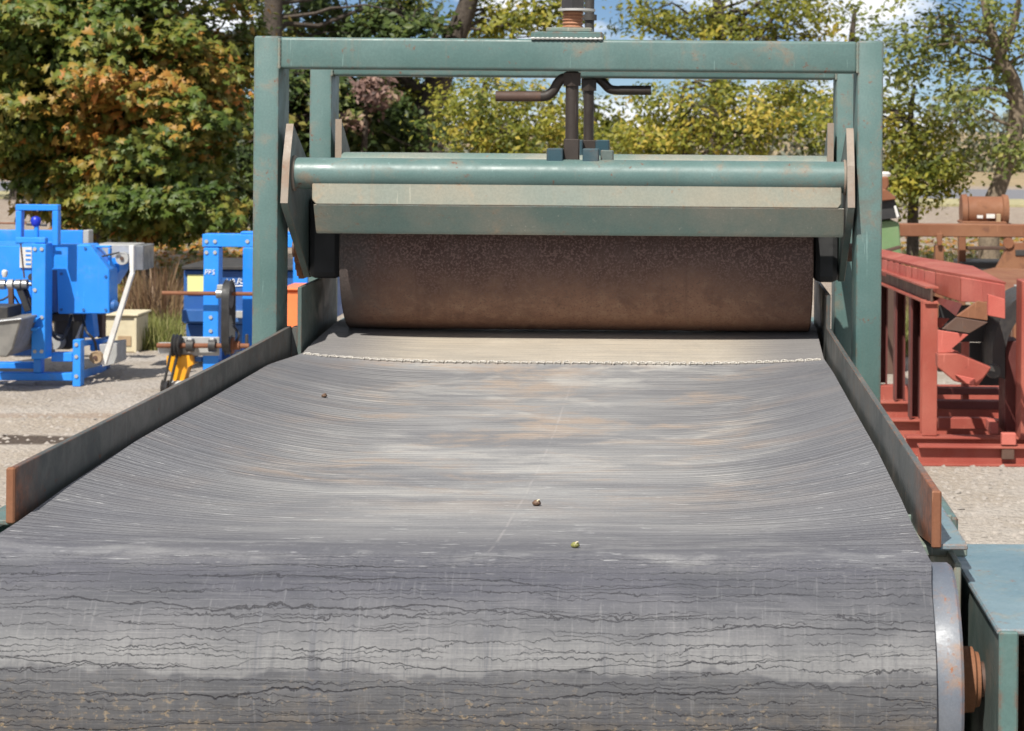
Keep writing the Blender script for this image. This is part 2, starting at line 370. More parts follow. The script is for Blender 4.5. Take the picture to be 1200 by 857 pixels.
# lengthwise streaks near the middle
stv = s.noise(s.mapping(c, (42, 1.3, 1)), 1.0, 4, 0.68)
stm = s.math('MULTIPLY', s.ramp(stv, 0.52, 0.70), s.math('MULTIPLY', s.ramp(by, 2.75, 3.05), s.ramp(s.math('ABSOLUTE', s.math('ADD', bx, 0.03)), 0.60, 0.02, 0.15, 0.95)))
base = s.mix(stm, base, (0.075, 0.078, 0.092))
# crosswise scoring
base = s.mix(s.ramp(fine, 0.50, 0.66, 0, 0.42), base, (0.105, 0.105, 0.115))
base = s.mix(s.math('MULTIPLY', s.ramp(fine2, 0.56, 0.72), s.ramp(by, 3.1, 2.8, 0.15, 0.35)), base, (0.42, 0.41, 0.40))
# white flecks and smears
flk = s.noise(s.mapping(c, (17, 105, 1)), 1.0, 2, 0.5)
flm = s.math('MULTIPLY', s.ramp(flk, 0.67, 0.70), s.math('MULTIPLY', s.ramp(by, 1.2, 2.2), s.ramp(by, 3.12, 2.95)))
base = s.mix(s.math('MULTIPLY', flm, 0.85), base, (0.60, 0.60, 0.59))
# cracks: wandering crosswise lines, each broken up on its own
def white(v, seed):
    n = s.new('ShaderNodeTexWhiteNoise', noise_dimensions='1D'); s.l.new(s.math('ADD', v, seed), n.inputs['W']); return n.outputs['Value']
jag = s.math('SUBTRACT', s.noise(s.mapping(c, (70, 40, 1)), 1.0, 3, 0.6), 0.5)
def cracks(K, w, off, wob, m0, m1, jg=0.22, seg=2.4, wx=2.2, wy=5.0):
    big_w = s.math('MULTIPLY', s.math('SUBTRACT', s.noise(s.mapping(c, (wx, wy, 1), off), 1.0, 4, 0.6), 0.5), wob)
    tt = s.math('ADD', s.math('MULTIPLY', by, K), s.math('ADD', big_w, s.math('MULTIPLY', jag, jg*K/28)))
    idx = s.math('FLOOR', tt); fr = s.math('FRACT', tt)
    ctr = s.math('ADD', s.math('MULTIPLY', white(idx, off[0]), 0.6), 0.2)
    cm = s.new('ShaderNodeCombineXYZ'); s.l.new(s.math('MULTIPLY', bx, seg), cm.inputs[0]); s.l.new(s.math('MULTIPLY', idx, 7.31), cm.inputs[1])
    ms = s.ramp(s.noise(cm.outputs[0], 1.0, 3, 0.6), m0, m1)
    wd = s.math('MULTIPLY', s.math('ADD', s.math('MULTIPLY', ms, 0.8), 0.2), w*K)
    dist = s.math('ABSOLUTE', s.math('SUBTRACT', fr, ctr))
    ln = s.ramp(s.math('DIVIDE', dist, wd), 1.0, 0.35)
    return s.math('MULTIPLY', ln, s.ramp(ms, 0.02, 0.25))
cz = s.ramp(by, 2.95, 3.06)
ck = s.math('MAXIMUM', cracks(22, 0.0017, (1, 0, 0), 2.3, 0.40, 0.62, 0.30, 2.0), s.math('MAXIMUM', s.math('MULTIPLY', cracks(58, 0.0010, (5, 3, 0), 2.0, 0.40, 0.58, 0.5, 6.0, 4.0, 10.0), 0.8), s.math('MULTIPLY', cracks(33, 0.0011, (9, 6, 0), 2.4, 0.42, 0.60, 0.5, 3.8, 4.0, 7.0), 0.9)))
ck = s.math('MULTIPLY', ck, cz)
# sparse scored lines on the flat
fl = s.math('MAXIMUM', cracks(34, 0.0036, (2, 8, 0), 1.2, 0.28, 0.50, 0.05, 1.2, 0.7, 2.0), s.math('MAXIMUM', s.math('MULTIPLY', cracks(70, 0.0026, (4, 1, 0), 1.6, 0.30, 0.52, 0.05, 1.6, 0.8, 2.0), 0.8), s.math('MULTIPLY', cracks(120, 0.0015, (6, 2, 0), 1.8, 0.36, 0.60, 0.05, 2.4, 0.9, 2.0), 0.6)))
fl = s.math('MULTIPLY', s.math('MULTIPLY', fl, s.ramp(s.math('ABSOLUTE', bx), 0.15, 0.55, 0.45, 1.0)), s.math('MULTIPLY', s.ramp(by, 3.0, 2.85), s.ramp(by, 0.02, 0.15, 0.3, 1.0)))
base = s.mix(s.math('MULTIPLY', fl, 0.9), base, (0.060, 0.060, 0.070))
base = s.mix(ck, base, (0.028, 0.028, 0.034))
# centre seam
cx_ = s.math('ABSOLUTE', s.math('ADD', s.math('ADD', bx, -0.058), s.math('MULTIPLY', s.math('SUBTRACT', s.noise(c, 2.0, 2), 0.5), 0.012)))
seam = s.math('MULTIPLY', s.ramp(cx_, 0.0034, 0.0016), s.math('MULTIPLY', s.ramp(by, 0.22, 0.32), s.ramp(by, 3.1, 2.9)))
base = s.mix(s.math('MULTIPLY', seam, s.ramp(blot, 0.42, 0.56, 0.0, 0.24)), base, (0.45, 0.42, 0.40))
grit = s.noise(s.mapping(c, (170, 260, 1)), 1.0, 3, 0.65)
base = s.mix(s.ramp(grit, 0.52, 0.72, 0, 0.42), base, (0.085, 0.085, 0.092))
base = s.mix(s.math('MULTIPLY', s.ramp(grit, 0.46, 0.28, 0, 0.35), s.math('SUBTRACT', 1.0, s.math('MULTIPLY', dm, 0.75))), base, (0.44, 0.43, 0.41))
weave = s.noise(s.mapping(c, (150, 14, 1)), 1.0, 3, 0.6)
base = s.mix(s.math('MULTIPLY', s.ramp(weave, 0.52, 0.70, 0, 0.40), dm), base, (0.075, 0.077, 0.085))
base = s.mix(s.math('MULTIPLY', s.ramp(weave, 0.44, 0.28, 0, 0.16), dm), base, (0.30, 0.30, 0.30))
spk = s.math('MULTIPLY', s.ramp(s.noise(s.mapping(c, (70, 90, 1)), 1.0, 4, 0.7), 0.56, 0.64), s.math('MULTIPLY', s.ramp(by, 3.25, 3.38), s.ramp(blot, 0.40, 0.56)))
base = s.mix(s.math('MULTIPLY', spk, 0.7), base, (0.36, 0.27, 0.16))
h = s.math('SUBTRACT', s.math('ADD', s.math('MULTIPLY', fine, 0.6), s.math('MULTIPLY', blot, 0.25)), s.math('ADD', s.math('MULTIPLY', ck, 1.1), s.math('MULTIPLY', fl, 0.4)))
ro = s.math('ADD', s.ramp(blot, 0.3, 0.7, 0.50, 0.66), s.math('MULTIPLY', s.math('ADD', pale, tan), 0.2))
M['belt'] = s.done(base, ro, 0.0, s.bump(h, 0.6, 0.004), 0.30)

# ------------------------------------------------------------------ the setting: ground, road, field, sky comes from the world
def ground_material():
    s = NT('gravel_ground'); c = s.coord()
    n0 = s.noise(c, 0.22, 4, 0.6); n1 = s.noise(c, 1.3, 5, 0.62); n2 = s.noise(c, 19, 5, 0.72); v = s.voronoi(c, 34)
    col_ = s.mix(s.ramp(n1, 0.35, 0.68), (0.33, 0.285, 0.235), (0.40, 0.365, 0.325))
    col_ = s.mix(s.ramp(n0, 0.42, 0.62, 0, 0.5), col_, (0.42, 0.35, 0.275))
    col_ = s.mix(s.ramp(n2, 0.50, 0.72, 0, 0.7), col_, (0.185, 0.155, 0.13))
    col_ = s.mix(s.ramp(n2, 0.44, 0.28, 0, 0.55), col_, (0.55, 0.52, 0.48))
    # dark brown strips across the left of the yard
    sx = s.new('ShaderNodeSeparateXYZ'); s.l.new(c, sx.inputs[0])
    def dark_strip(y0, w, amt, x1=-2.0):
        q = s.math('ABSOLUTE', s.math('SUBTRACT', s.math('ADD', sx.outputs[1], s.math('MULTIPLY', n1, 0.30)), y0+0.15))
        return s.math('MULTIPLY', s.math('MULTIPLY', s.ramp(q, w, w*0.55), amt), s.ramp(sx.outputs[0], x1, x1-1.2))
    col_ = s.mix(dark_strip(12.15, 0.21, 0.95), col_, (0.075, 0.056, 0.043))
    col_ = s.mix(dark_strip(13.15, 0.16, 0.4), col_, (0.24, 0.155, 0.10))
    # far away the yard turns to dry leaf litter and dirt
    far = s.ramp(sx.outputs[1], 18, 24)
    litter = s.mix(s.ramp(s.noise(c, 6, 5, 0.7), 0.42, 0.6), (0.36, 0.29, 0.23), (0.20, 0.14, 0.10))
    col_ = s.mix(s.math('MULTIPLY', far, 0.6), col_, litter)
    fld = s.ramp(sx.outputs[1], 64, 68)
    col_ = s.mix(fld, col_, s.mix(s.ramp(s.noise(c, 0.5, 5, 0.7), 0.4, 0.65), (0.36, 0.27, 0.165), (0.27, 0.22, 0.13)))
    h = s.math('ADD', s.math('MULTIPLY', n2, 0.7), s.math('MULTIPLY', v, -0.5))
    return s.done(col_, 0.95, 0, s.bump(h, 0.9, 0.03), 0.2)
M['ground'] = ground_material()
bm = bmesh.new()
bmesh.ops.create_grid(bm, x_segments=8, y_segments=8, size=900)
g = mk('ground', bm, M['ground']); g['kind'] = 'structure'; g['label'] = 'tan gravel yard with dark brown strips'

s = NT('asphalt'); c = s.coord(); n = s.noise(c, 7, 5, 0.7)
M['asphalt'] = s.done(s.mix(s.ramp(n, 0.35, 0.7), (0.15, 0.15, 0.165), (0.20, 0.20, 0.21)), 0.85, 0, s.bump(n, 0.4, 0.01))
s = NT('dry_verge'); c = s.coord(); n = s.noise(c, 3, 6, 0.7)
M['verge'] = s.done(s.mix(s.ramp(n, 0.35, 0.7), (0.40, 0.35, 0.19), (0.29, 0.27, 0.15)), 0.95, 0, s.bump(n, 0.8, 0.05))
bm = bmesh.new(); add_box(bm, (-120, 53.0, -0.2), (120, 62.5, 0.012)); o = mk('road', bm, M['asphalt']); o['kind'] = 'structure'
bm = bmesh.new(); add_box(bm, (-120, 49.0, -0.2), (120, 53.0, 0.05)); o = mk('grass_verge', bm, M['verge']); o['kind'] = 'structure'

def mass(name, T, faces, pos, scl, rot, mat, parent, tint=None, loc=None):
    """many small copies of a template (k x 3) as ONE mesh; rot n x 3 x 3, positions in world"""
    n, k = len(pos), len(T)
    base = np.array(BASE[parent.name]) if parent is not None else np.array(loc or (0, 0, 0), float)
    V = np.einsum('nij,kj->nki', rot, T)*scl[:, None, None] + pos[:, None, :] - base
    me = bpy.data.meshes.new(name)
    fl = [len(f) for f in faces]; fi = np.concatenate([np.array(f) for f in faces])
    nl = len(fi)
    me.vertices.add(n*k); me.vertices.foreach_set('co', V.astype(np.float32).ravel())
    me.loops.add(n*nl); me.polygons.add(n*len(fl))
    me.loops.foreach_set('vertex_index', (fi[None, :]+(np.arange(n)*k)[:, None]).astype(np.int32).ravel())
    st = np.concatenate([[0], np.cumsum(fl)[:-1]])
    me.polygons.foreach_set('loop_start', (st[None, :]+(np.arange(n)*nl)[:, None]).astype(np.int32).ravel())
    me.update(calc_edges=True)
    if tint is not None:
        a = me.attributes.new('tint', 'FLOAT', 'FACE'); a.data.foreach_set('value', np.repeat(tint, len(fl)).astype(np.float32))
    me.materials.append(mat)
    o = bpy.data.objects.new(name, me)
    if parent is None: col.objects.link(o); o.location = base; BASE[o.name] = Vector(base)
    else: link(o, parent)
    return o

def rand_rot(n, tilt=None, up=None):
    """random rotations; with tilt, the template's +Z leans at most about tilt (rad) from up"""
    a = rng.uniform(0, 2*np.pi, n)
    if tilt is None:
        z = rng.normal(size=(n, 3))
    else:
        z = rng.normal(size=(n, 3))*tilt + (np.array([0, 0, 1.0]) if up is None else up)
    z /= np.linalg.norm(z, axis=1, keepdims=True)
    ref = np.where(np.abs(z[:, 2:3]) < 0.9, np.array([[0, 0, 1.0]]), np.array([[1.0, 0, 0]]))
    x = np.cross(ref, z); x /= np.linalg.norm(x, axis=1, keepdims=True); y = np.cross(z, x)
    ca, sa = np.cos(a)[:, None], np.sin(a)[:, None]
    x2 = x*ca+y*sa; y2 = -x*sa+y*ca
    return np.stack([x2, y2, z], axis=2)

# loose stones on the yard (too many and too small to count)
n = 9000
d_ = 9.0+ 14*rng.random(n)**1.3; sd = rng.random(n) < 0.62
u_ = np.where(sd, rng.uniform(-40, 480, n), rng.uniform(1010, 1240, n))
xx = (u_-U0)*d_/F
T = np.array([[1, 0, 0], [0.3, 0.9, 0], [-0.8, 0.6, 0], [-0.7, -0.7, 0], [0.4, -0.9, 0], [0.1, 0.05, 0.75]]); FS = [(0, 1, 5), (1, 2, 5), (2, 3, 5), (3, 4, 5), (4, 0, 5)]
stones = mass('gravel', T, FS, np.stack([xx, d_, np.full(n, -0.001)], 1), 0.007+0.016*rng.random(n)**3, rand_rot(n, 0.15), M['stone'], None)
tag(stones, 'loose gravel stones scattered over the yard', 'gravel', kind='stuff')

# ------------------------------------------------------------------ the belt conveyor with its press roller
ZB = H-0.735                                  # level of the belt at the splice
conv = empty('belt_conveyor', (-0.38, 5.5, 0), 'long grey rubber belt conveyor with green press roller frame, in the foreground', 'conveyor')
YD, ZD, RD = 3.80, H-0.945, 0.21             # drum axis
XL, XR = -1.220, 0.415
XC = (XL+XR)/2; HW = (XR-XL)/2

def sm(a, b, t):
    t = min(max((t-a)/(b-a), 0), 1); return t*t*(3-2*t)

def belt_h(d):
    """depth of the belt's middle below the eye"""
    sag = 0.058*math.sin(math.pi*min(max((d-3.8)/3.0, 0), 1))**0.8 if d < 6.8 else 0
    return 0.735 + sag - 0.058*sm(6.72, 7.3, d) + 0.058*sm(7.4, 8.2, d)

EDGE_D, EDGE_H = [3.8, 4.05, 4.35, 4.9, 5.6, 6.4, 6.85, 7.3, 7.6, 8.5, 8.8], [0.735, 0.731, 0.718, 0.706, 0.706, 0.703, 0.711, 0.655, 0.66, 0.72, 0.735]
def belt_pt(x, d):
    """x in -1..1 across"""
    xl = XL + 0.028*sm(6.4, 6.85, d) + 0.032*sm(6.85, 7.4, d)
    eh = float(np.interp(d, EDGE_D, EDGE_H))
    if x > 0: eh += 0.006
    e = max((abs(x)-0.42)/0.58, 0)**2.0
    X = xl+(XR-xl)*(x+1)/2
    return Vector((X, d, H-(belt_h(d)*(1-e)+eh*e)))

rows = []                                     # (function of x -> point, arc length)
for k in range(22):                           # under and round the front drum
    a = math.radians(-100 + 190*k/22)         # -90 = below, 0 = front, 90 = top
    rows.append(('a', a))
for d in list(np.arange(3.8, 6.7, 0.06))+list(np.arange(6.7, 7.6, 0.03))+list(np.arange(7.6, 8.81, 0.1)): rows.append(('d', float(d)))
for k in range(1, 14): rows.append(('t', math.radians(90-190*k/13)))
NX = 60
bm = bmesh.new(); uvl = bm.loops.layers.uv.new('belt')
grid = []; arcs = []
def row_pt(r, x, off=0.0):
    if r[0] == 'a':
        return Vector((XC+HW*x-0.010*max(x, 0)*sm(1.57, 0.9, r[1]), YD-(RD-off)*math.cos(r[1]), ZD+(RD-off)*math.sin(r[1])))
    if r[0] == 't':
        xl = XL+0.06; X = xl+(XR-xl)*(x+1)/2
        return Vector((X, 8.8+(RD-off)*math.cos(r[1]), ZD+(RD-off)*math.sin(r[1])))
    p = belt_pt(x, r[1]); p.z -= off; return p
for off in (0.0, 0.012):
    for r in rows: grid.append([bm.verts.new(row_pt(r, -1+2*j/NX, off)) for j in range(NX+1)])
nr = len(rows); s_acc = [0]
for i in range(1, nr): s_acc.append(s_acc[-1]+(row_pt(rows[i], 0)-row_pt(rows[i-1], 0)).length)
i68 = min(range(nr), key=lambda i: abs(rows[i][1]-6.8) if rows[i][0] == 'd' else 9)
arc = [s_acc[i68]-a for a in s_acc]           # 0 at the splice, growing towards the camera
arc0 = arc[next(i for i in range(nr) if rows[i][0] == 'd')]
def quad(vs, uvs):
    f = bm.faces.new(vs); f.smooth = True
    for l, q in zip(f.loops, uvs): l[uvl].uv = q
for i in range(nr-1):
    for j in range(NX):
        q = [((-1+2*jj/NX)*HW, arc[ii]) for ii, jj in ((i, j), (i, j+1), (i+1, j+1), (i+1, j))]
        quad((grid[i][j], grid[i][j+1], grid[i+1][j+1], grid[i+1][j]), q)
        b = nr
        quad((grid[b+i+1][j], grid[b+i+1][j+1], grid[b+i][j+1], grid[b+i][j]), q[::-1])
    for j in (0, NX):
        x = -HW if j == 0 else HW
        quad((grid[i][j], grid[i+1][j], grid[nr+i+1][j], grid[nr+i][j]), [(x, arc[i]), (x, arc[i+1]), (x, arc[i+1]), (x, arc[i])])
belt = mk('belt', bm, M['belt'], conv); belt.data.set_sharp_from_angle(angle=math.radians(50))
belt['label'] = 'grey rubber belt, cracked over the front drum and dusty beyond the splice'
print('drum top arc', arc0)

# clip lacing of the splice: one hook beside the other
hook = None; NH = 62
for k in range(NH):
    x = -0.985+1.97*(k+0.5)/NH
    p = belt_pt(x, 6.80); q = belt_pt(x+0.01, 6.80)
    tilt = math.atan2(q.z-p.z, q.x-p.x)
    if hook is None:
        b2 = bmesh.new(); w = (XR-XL)/NH*0.46
        add_tube(b2, [(-w*0.9, -0.017, 0.0012), (-w*0.8, -0.009, 0.005), (w*0.2, 0.010, 0.0055), (w*0.4, 0.018, 0.0012)], 0.0026, 5)
        add_tube(b2, [(w*0.4, 0.018, 0.0012), (w*0.5, 0.008, 0.005), (w*0.9, -0.010, 0.0055), (w*1.0, -0.018, 0.0012)], 0.0022, 5)
        add_box(b2, (-w*0.9, -0.007, 0.0), (w*0.95, 0.006, 0.0022), 0.001)
        me = bpy.data.meshes.new('lacing_hook'); b2.to_mesh(me); b2.free(); me.materials.append(M['lace']); hook = me
    o = bpy.data.objects.new('lacing_hook', hook); link(o, belt)
    o.location = p - BASE[conv.name] + Vector((0, random.uniform(-0.002, 0.002), 0.0005))
    o.rotation_euler = (0.0, -tilt, random.uniform(-0.25, 0.25)); o.scale = (random.uniform(0.75, 1.08), random.uniform(0.55, 1.1), random.uniform(0.5, 1.0))

# drum, with a rim showing beyond the belt on both sides
bm = bmesh.new(); RS = RD-0.0145
add_tube(bm, [(XL-0.03, YD, ZD), (XR+0.030, YD, ZD)], RS, 72)
drum = mk('drum', bm, M['plate_green'], conv, 40)
M['rim'] = painted('polished_drum_steel', (0.10, 0.118, 0.15), (0.165, 0.18, 0.205), dirt=(0.28, 0.17, 0.10), rust=(0.26, 0.10, 0.04), rust_amt=0.9, dirt_amt=0.7, edge=0.010, edge_amt=1.0, rough=0.40, sc=2.0)
lathe('rim', (XR-0.012, YD, ZD), (1, 0, 0), [(0, RS-0.02), (0.0, RS-0.001), (0.004, RS+0.001), (0.044, RS+0.001), (0.049, RS-0.003), (0.049, RS-0.03), (0.043, RS-0.04), (0.043, 0.02)], M['rim'], drum, 96, 30)
lathe('rim', (XL-0.004, YD, ZD), (-1, 0, 0), [(0, RS-0.02), (0.0, RS+0.0035), (0.03, RS+0.006), (0.03, RS-0.03), (0.025, 0.02)], M['rim'], drum, 96, 30)
lathe('hub', (XR+0.028, YD, ZD), (1, 0, 0), [(0, 0.02), (0, 0.062), (0.020, 0.062), (0.024, 0.056), (0.046, 0.055), (0.050, 0.047), (0.056, 0.046), (0.056, 0.03)], M['rust'], drum, 32, 30)
lathe('shaft', (XR+0.05, YD, ZD), (1, 0, 0), [(0, 0.030), (0.42, 0.030)], M['dark_rust'], drum, 20)
lathe('shaft', (XL-0.02, YD, ZD), (-1, 0, 0), [(0, 0.030), (0.2, 0.030)], M['dark_rust'], drum, 20)
# tail drum under the far end of the belt
lathe('tail_drum', (XL+0.05, 8.8, ZD), (1, 0, 0), [(0, 0.02), (0, RS), (XR-XL-0.06, RS), (XR-XL-0.06, 0.02)], M['dark_rust'], conv, 40)

# skirt boards: bent plates with a turned-out foot
def skirt(side, X, y0, y1, zt, y2, y3, zt2):
    t = 0.013*side                           # thickness grows outward
    zb = ZB-0.035
    pts = [(X, y0, zb+0.03), (X, y0, zt), (X, y1, zt), (X, y2, zt+0.006), (X, y2+0.05, zb-0.02), (X, y0+0.5, zb-0.02)]
    o = prism('skirt_board', pts, (t, 0, 0), M['skirt'], conv, 0.0015)
    f = box('foot_flange', (min(X+t, X+t+side*0.05), y0, ZB-0.012), (max(X+t, X+t+side*0.05), y2, ZB-0.002), M['bluegreen'] if side > 0 else M['green'], o, 0.002)
    xe = X if side > 0 else -1.205
    e_ = prism('raised_end', [(xe, y2-0.012, ZB-0.02), (xe, y2-0.012, zt2), (xe, y3, zt2+0.004), (xe, y3, ZB-0.02)], (t, 0, 0), M['plate_green'] if side < 0 else M['skirt'], o, 0.0015)
    if side < 0: box('packer', (X+0.0005, y2-0.008, ZB-0.03), (xe+t-0.0005, y2+0.06, zt+0.002), M['skirt'], o, 0.001)
    for k in range(4):
        yy = y0+0.35+k*0.8
        lathe('bolt', (X+t+side*0.028, yy, ZB-0.003), (0, 0, 1), [(0, 0.012), (0.010, 0.012), (0.010, 0.004)], M['dark_rust'], o, 6, 10)
    return o
sl = skirt(-1, -1.238, 4.085, 6.2, H-0.640, 6.90, 7.56, H-0.512)
sr = skirt(1, 0.432, 3.92, 6.2, H-0.642, 7.02, 7.72, H-0.532)
# burned and rusted front ends of the skirt boards
bm = bmesh.new(); add_box(bm, (-1.2525, 4.071, H-0.742), (-1.2365, 4.085, H-0.6385), 0.003); o = mk('rusty_end', bm, M['rust'], sl)
bm = bmesh.new(); add_box(bm, (0.4295, 3.906, H-0.742), (0.4465, 3.920, H-0.6405), 0.003); o = mk('rusty_end', bm, M['rust'], sr)

# conveyor bed: side rails, legs, cross members
for side, xi in ((-1, -1.30), (1, 0.47)):
    bm = bmesh.new(); x0, x1 = (xi-0.06, xi) if side < 0 else (xi, xi+0.06)
    ya = 4.35 if side > 0 else 3.72
    add_box(bm, (x0, ya, ZB-0.20), (x1, 8.9, ZB-0.03), 0.004)
    rail = mk('side_rail', bm, M['green'], conv)
    for yy in (4.6, 6.2, 8.5):
        box('leg', (x0-0.004, yy, 0.012), (x1+0.004, yy+0.10, ZB-0.20), M['green'], conv)
        box('foot_plate', (x0-0.05, yy-0.05, 0), (x1+0.05, yy+0.15, 0.012), M['green_worn'], conv)
for yy in (4.75, 6.2, 8.5):
    box('cross_member', (-1.30, yy, ZB-0.30), (0.47, yy+0.08, ZB-0.23), M['green'], conv)
# slider bed under the belt
box('slider_bed', (-1.20, 4.1, ZB-0.085), (0.40, 8.6, ZB-0.075), M['dark_rust'], conv)

# bearing frame at the near right corner
ZT = H-0.814
bf = bmesh.new()
add_box(bf, (0.503, 3.60, ZT-0.010), (0.98, 4.34, ZT), 0.003)
bear = mk('bearing_box_top', bf, M['bluegreen'], conv)
box('side_plate', (0.508, 3.612, 0.02), (0.518, 4.33, ZT-0.010), M['plate_green'], conv, 0.002)
box('front_flange', (0.5045, 3.585, 0.02), (0.536, 3.5985, ZT-0.001), M['green'], conv, 0.003)
box('side_plate', (0.97, 3.612, 0.02), (0.98, 4.33, ZT-0.010), M['plate_green'], conv, 0.002)
box('inner_block', (0.562, 3.62, 0.2), (0.96, 3.94, ZD+0.055), M['rust'], conv, 0.02)
box('end_plate', (0.474, 3.95, 0.4), (0.487, 4.348, H-0.775), M['green_worn'], conv, 0.002)
box('corner_bracket', (0.375, 4.06, H-0.786), (0.512, 4.30, H-0.765), M['green_worn'], conv, 0.003)
box('corner_bracket', (0.375, 4.30, H-0.83), (0.512, 4.312, H-0.752), M['green_worn'], conv, 0.002)
box('corner_bracket', (-1.36, 3.80, ZB-0.075), (-1.20, 4.3, ZB-0.05), M['green'], conv, 0.003)
# press frame: four posts, two cross beams
YF, YR = 6.80, 7.80
PX = ((-1.3425, -1.2645), (0.5085, 0.5877))
ZTOP, ZBOT = H+0.264, H+0.164
for y0, dep in ((YF, 0.18), (YR, 0.17)):
    for (x0, x1) in PX:
        bm = bmesh.new(); add_box(bm, (x0, y0, ZB-0.21), (x1, y0+dep, ZTOP), 0.008, 2)
        mk('post', bm, M['green'], conv, 40)
    bm = bmesh.new(); add_box(bm, (PX[0][1]+0.0005, y0+0.003, ZBOT), (PX[1][0]-0.0005, y0+0.105, ZTOP-0.003), 0.010, 3)
    beam = mk('cross_beam', bm, M['green'], conv, 40)
    # weld beads where beam and posts meet
    for x in (PX[0][1], PX[1][0]):
        pts = [(x, y0+0.002, ZBOT+(ZTOP-0.006-ZBOT)*k/14) for k in range(15)]
        tube('weld_bead', pts, [0.0035+0.0016*(k % 2) for k in range(15)], M['green_worn'], beam, 6)
for (x0, x1) in PX:      # side ties of the frame, low down beside the bed
    box('side_tie', (x0+0.01, YF+0.181, ZB-0.19), (x1-0.01, YR-0.001, ZB-0.11), M['green'], conv)

# carriage: ears, pipes, angle bar
def ear(X, y, rear=False):
    h0 = H
    if not rear: prof = [(y+0.09, h0-0.005), (y+0.03, h0-0.12), (y, h0-0.246), (y+0.02, h0-0.262), (y+0.42, h0-0.50), (y+0.56, h0-0.50), (y+0.60, h0-0.30), (y+0.35, h0-0.12)]
    else: prof = [(y, h0+0.012), (y, h0-0.22), (y-0.05, h0-0.30), (y-0.20, h0-0.44), (y-0.36, h0-0.44), (y-0.36, h0-0.32), (y+0.20, h0-0.22), (y+0.20, h0-0.10)]
    o = prism('carriage_ear', [(X-0.0105, a, z) for a, z in prof], (0.021, 0, 0), M['plate_green'], conv, 0.002)
    # bare flame-cut front edge
    pr = prof[:3] if not rear else prof[:2]
    bm = bmesh.new()
    for (a, z), (b, w) in zip(pr[:-1], pr[1:]):
        add_prism(bm, [(X-0.0112, a, z), (X-0.0112, a-0.0015, z), (X-0.0112, b-0.0015, w), (X-0.0112, b, w)], (0.0224, 0, 0))
    mk('cut_edge', bm, M['plate_bare'], o)
    return o
for X in (-1.234, 0.488):
    ear(X, 6.735); ear(X, 7.765, True)
YP = 6.835
pf = tube('cross_pipe', [(-1.2225, YP, H-0.157), (0.4765, YP, H-0.157)], 0.0485, M['green'], conv, 40)
for X in (-1.219, 0.474):
    lathe('weld_ring', (X-0.004, YP, H-0.157), (1, 0, 0), [(0, 0.044), (0.0, 0.054), (0.004, 0.0555), (0.008, 0.0535), (0.009, 0.044)], M['plate_bare'], pf, 40)
tube('cross_pipe', [(-1.2225, 7.79, H-0.150), (0.4765, 7.79, H-0.150)], 0.0465, M['green_worn'], conv, 40)
# bent bar under the front pipe: upright lip, then a leg sloping back and down
bm = bmesh.new()
lz0, lz1, ly = H-0.251, H-0.185, 6.797
x0, x1 = -1.160, 0.462
add_prism(bm, [(x0, ly, lz1), (x1, ly, lz1), (x1, ly, lz0+0.012), (x1-0.010, ly, lz0), (x0+0.012, ly, lz0), (x0, ly, lz0+0.014)], (0, 0.010, 0), 0.0025)
angle = mk('bent_bar', bm, M['pale_green'], conv)
bm = bmesh.new()
add_prism(bm, [(x0+0.004, ly+0.002, lz0-0.0005), (x0+0.004, 6.852, H-0.335), (x0+0.004, 6.858, H-0.343), (x0+0.004, 6.870, H-0.343), (x0+0.004, 6.866, H-0.330), (x0+0.004, ly+0.018, lz0-0.0005)], (x1-x0+0.006, 0, 0), 0.002)
mk('lower_leg', bm, M['green_worn'], angle)

# press roller on its shaft
YO, RR = 7.27, 0.26; ZO = (H-0.6755)+RR+0.003
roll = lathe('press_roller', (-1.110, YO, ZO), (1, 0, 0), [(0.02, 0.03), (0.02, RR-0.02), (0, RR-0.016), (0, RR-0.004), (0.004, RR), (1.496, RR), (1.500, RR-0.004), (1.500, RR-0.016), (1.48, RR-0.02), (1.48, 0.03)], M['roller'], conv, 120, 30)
lathe('shaft', (-1.30, YO, ZO), (1, 0, 0), [(0, 0.03), (1.86, 0.03)], M['dark_rust'], roll, 20)
for xa, xb in ((-1.2225, -1.118), (0.396, 0.4765)):
    bm = bmesh.new(); add_box(bm, (xa, YO-0.17, H-0.500), (xb, YO+0.17, H-0.235), 0.02, 2); mk('shade_block', bm, M['black'], roll)  # black blocks paint the shaded gaps at the roller ends
# rusty sprocket outside the left ear
bm = bmesh.new(); pts = []
for k in range(40):
    r = 0.118 if k % 2 else 0.106; a = 2*math.pi*k/40
    pts.append((-1.272, YO-0.04+r*math.cos(a), ZO+0.02+r*math.sin(a)))
add_prism(bm, pts, (0.018, 0, 0)); mk('sprocket', bm, M['rust'], roll)

